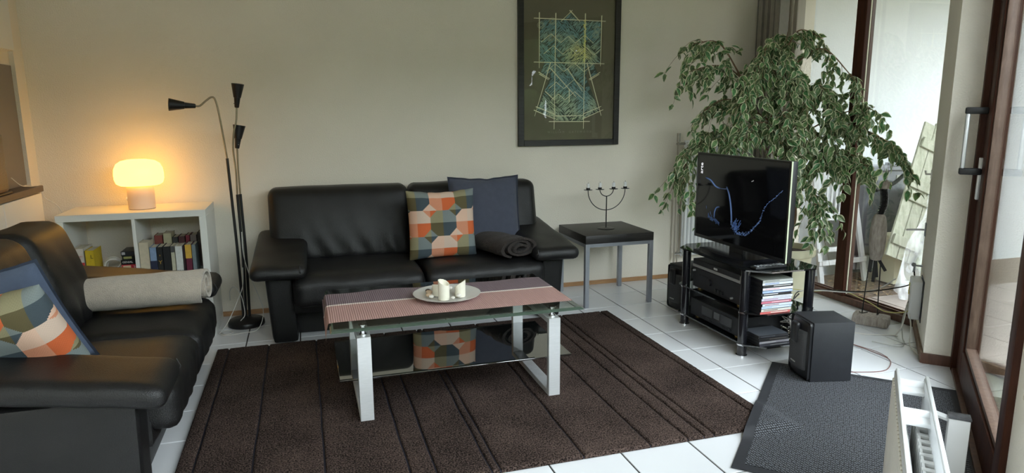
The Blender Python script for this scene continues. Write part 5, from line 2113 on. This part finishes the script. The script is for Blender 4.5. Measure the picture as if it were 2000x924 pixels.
for i in range(240):
    t = i / 239
    p = neck[min(len(neck) - 1, int(t * (len(neck) - 1)))].lerp(neck[min(len(neck) - 1, int(t * (len(neck) - 1)) + 1)], t * (len(neck) - 1) % 1)
    a = t * 2 * PI * 20
    coil.append((p.x + .021 * math.cos(a), p.y + .021 * math.sin(a), p.z))
part('wire_coil', MB().tube(coil, .0026, 5), BLACKMETAL, bd, True)
part('head', MB().soft(1.297, 1.335, -1.470, -1.435, .842, .895, .014, (8, 8, 8), lambda p, u: p + Vector((.010 * (p.z - .86) / .03, -.004, 0)) + Vector((.004 * noise.noise(p * 60), 0, .004 * noise.noise(p * 50)))), DRIFTWOOD, bd, True)
for a, b in (((1.292, -1.43, .42), (1.285, -1.43, .33)), ((1.306, -1.446, .42), (1.300, -1.446, .27)), ((1.315, -1.455, .42), (1.345, -1.49, .345)), ((1.305, -1.446, .42), (1.318, -1.455, .30))):
    part('tail_feather', bar(MB(), a, b, .018, .003, (K, K, 0)), BLACKMETAL, bd, True)

# ================================================================== socket strip and leads by the diagonal wall
k1 = Vector((-K, K, 0))
k2 = Vector((-K, -K, 0))


def wfac(s, d, z):
    """on the room face of the short diagonal wall; s from the window end"""
    return Vector((1.52, -1.582, 0)) + k2 * s + k1 * d + Vector((0, 0, z))


def wbox(mb, s0, s1, d0, d1, z0, z1, r=.004):
    M = Matrix(((-K, -K, 0, 1.52), (-K, K, 0, -1.582), (0, 0, 1, 0), (0, 0, 0, 1)))
    b = MB().rbox(s0, s1, d0, d1, z0, z1, r, 2)
    return mb.add(b.v, [f[::-1] for f in b.f], 0, None, M)


rt = thing('network_box', 'white wall-mounted network box with yellow sockets on the window side wall', 'network box', wfac(.26, .02, .12))
part('housing', wbox(MB(), .15, .32, .004, .062, .13, .355, .010), RADWHITE, rt, True)
part('back_plate', wbox(MB(), .14, .34, .0, .005, .12, .36, .001), BLACKPLASTIC, rt, True)
for z in (.25, .275, .30):
    part('socket', wbox(MB(), .18, .205, .061, .066, z, z + .018, .001), mat('yellow_socket', (.60, .50, .06), .5, var=.05, vscale=20) if 'yellow_socket' not in MATS else MATS['yellow_socket'], rt, True)
part('socket', wbox(MB(), .20, .215, .061, .065, .195, .21, .001), BLACKPLASTIC, rt, True)
lk = thing('window_latch', 'small chrome window latch lever on the window side wall', 'latch', wfac(.03, .02, .60))
part('plate', wbox(MB(), .015, .055, .0, .006, .575, .655, .002), STEELPAINT, lk, True)
part('lever', MB().tube([wfac(.035, .004, .612), wfac(.035, .035, .612), wfac(.02, .10, .604)], .006, 8), STEEL, lk, True)
hk = thing('wall_hook', 'small white wall hook high on the window side wall', 'hook', wfac(.05, .01, .93))
part('plate', wbox(MB(), .03, .06, .0, .006, .92, .97, .002), WHITELAM, hk, True)
part('peg', MB().tube([wfac(.045, .004, .945), wfac(.045, .03, .945), wfac(.045, .034, .965)], .006, 8), WHITELAM, hk, True)
tp2 = thing('pipe_tap', 'small metal tap stub above the network box', 'tap', wfac(.09, .02, .40))
part('stub', MB().tube([wfac(.08, 0, .40), wfac(.08, .04, .40), wfac(.08, .042, .36)], .007, 8), STEELPAINT, tp2, True)
part('knob', MB().sphere(wfac(.08, .045, .405), .013, n=10, m=7), STEELPAINT, tp2, True)

yb = wfac(.19, .067, .27)
cable('network_cable', [(.70, -1.45, .30), (.95, -1.05, .17), (1.18, -1.05, .12), (1.30, -1.20, .150), (1.32, -1.40, .13), (1.30, -1.56, .112), (1.29, -1.72, .16), (1.33, -1.75, .22), tuple(yb)], .0035, CABLEY, 'yellow network cable sagging from the white network box')
cable('power_lead', [(.60, -1.62, .30), (.80, -1.35, .18), (1.10, -1.05, .125), (1.24, -1.12, .14), (1.32, -1.35, .18), (1.38, -1.52, .24), tuple(wfac(.12, .045, .30)), tuple(wfac(.11, .04, .37))], .0042, CABLEB, 'black power lead running from the stand to the window side wall')
cable('white_lead', [(1.02, -1.02, .125), (1.20, -1.12, .14), (1.30, -1.28, .16), (1.36, -1.42, .21), (1.40, -1.52, .30)], .004, CABLEW, 'white lead strung beside the black one past the bird sculpture')
part_s = wfac(.21, .064, .20)
cable('floor_lead', [tuple(part_s), (1.22, -1.76, .10), (1.20, -1.74, .03), (1.265, -1.683, .005), (1.14, -1.63, .005), (1.06, -1.55, .005), (1.10, -1.50, .005)], .0035, CABLEW, 'white lead curling from the network box onto the tiles behind the speaker')
cable('floor_lead', [tuple(part_s + Vector((-.01, -.01, 0))), (1.19, -1.84, .12), (1.15, -1.88, .03), (1.123, -1.951, .005), (1.11, -1.98, .005)], .0035, CABLEW, 'white lead hanging steeply from the network box towards the skirting')
cable('floor_lead', [tuple(part_s + Vector((.01, .01, 0))), (1.26, -1.72, .10), (1.24, -1.75, .02), (1.20, -1.80, .005), (1.12, -1.84, .005), (1.05, -1.72, .005)], .003, mat('clear_cable', (.55, .55, .53), .4, var=.03, vscale=20), 'thin clear lead lying on the tiles below the network box')
cable('speaker_wire', [(.905, -1.715, .004), (.917, -1.842, .004), (.914, -1.965, .004), (.831, -2.054, .004), (.729, -2.094, .004), (.56, -2.05, .004)], .002, CABLER, 'thin red brown speaker wire looping over the tiles behind the speaker')
cable('speaker_wire', [(.905, -1.715, .004), (.94, -1.86, .004), (.925, -1.95, .004)], .0016, CABLER, 'short red brown wire end lying beside the speaker wire loop')

# ================================================================== kitchen corner at the left edge
kc = thing('base_cabinet', 'white kitchen base cabinet at the left edge behind the sofa', 'cabinet', (-3.50, -1.2, 0))
part('body', MB().rbox(-3.549, -3.47, -2.3, -.22, .08, .885, .002, 1), WHITELAM, kc, True)
for k in range(4):
    y1 = -.222 - k * .52
    part('cabinet_door', MB().rbox(-3.47, -3.452, y1 - .515, y1, .09, .88, .002, 1), WHITELAM, kc, True)
part('plinth', MB().box(-3.549, -3.49, -2.3, -.24, 0, .08), GREYPANEL, kc, True)
single('worktop', MB().rbox(-3.549, -3.445, -2.32, -.20, .886, .920, .003, 1), COUNTER, 'dark brown kitchen worktop at the left edge', 'worktop')
single('splashback', MB().rbox(-3.549, -3.543, -2.3, -.14, .921, 1.585, .001, 1), GREYPANEL, 'grey splashback panel above the kitchen worktop', 'splashback')
uc = thing('wall_cabinet', 'white kitchen wall cabinet cut off by the top left corner', 'cabinet', (-3.50, -1.2, 1.655))
part('body', MB().rbox(-3.549, -3.50, -2.2, -.235, 1.655, 2.35, .002, 1), WHITELAM, uc, True)
part('cabinet_door', MB().rbox(-3.50, -3.484, -.75, -.235, 1.657, 2.35, .002, 1), WHITELAM, uc, True)
part('cabinet_door', MB().rbox(-3.50, -3.484, -1.27, -.755, 1.657, 2.35, .002, 1), WHITELAM, uc, True)
ap = thing('coffee_maker', 'black and bronze coffee maker on the kitchen worktop', 'coffee maker', (-3.49, -.72, .921))
part('body', MB().soft(-3.538, -3.452, -.86, -.625, .925, 1.25, .02, (8, 8, 8)), mat('bronze_metal', (.10, .065, .045), .3, .7, var=.1, vscale=9), ap, True)
part('front_panel', MB().rbox(-3.452, -3.449, -.84, -.655, .95, 1.22, .001, 1), BLACKGLASS, ap, True)
part('base', MB().rbox(-3.540, -3.448, -.87, -.615, .921, .935, .004, 1), BLACKPLASTIC, ap, True)
cable('kitchen_flex', [(-3.45, -.61, 1.0), (-3.45, -.50, .95), (-3.46, -.35, .93), (-3.46, -.215, .915), (-3.45, -.19, .85), (-3.42, -.10, .79), (-3.40, -.05, .70)], .0025, CABLEW, 'white flex running from the coffee maker down behind the bookshelf')
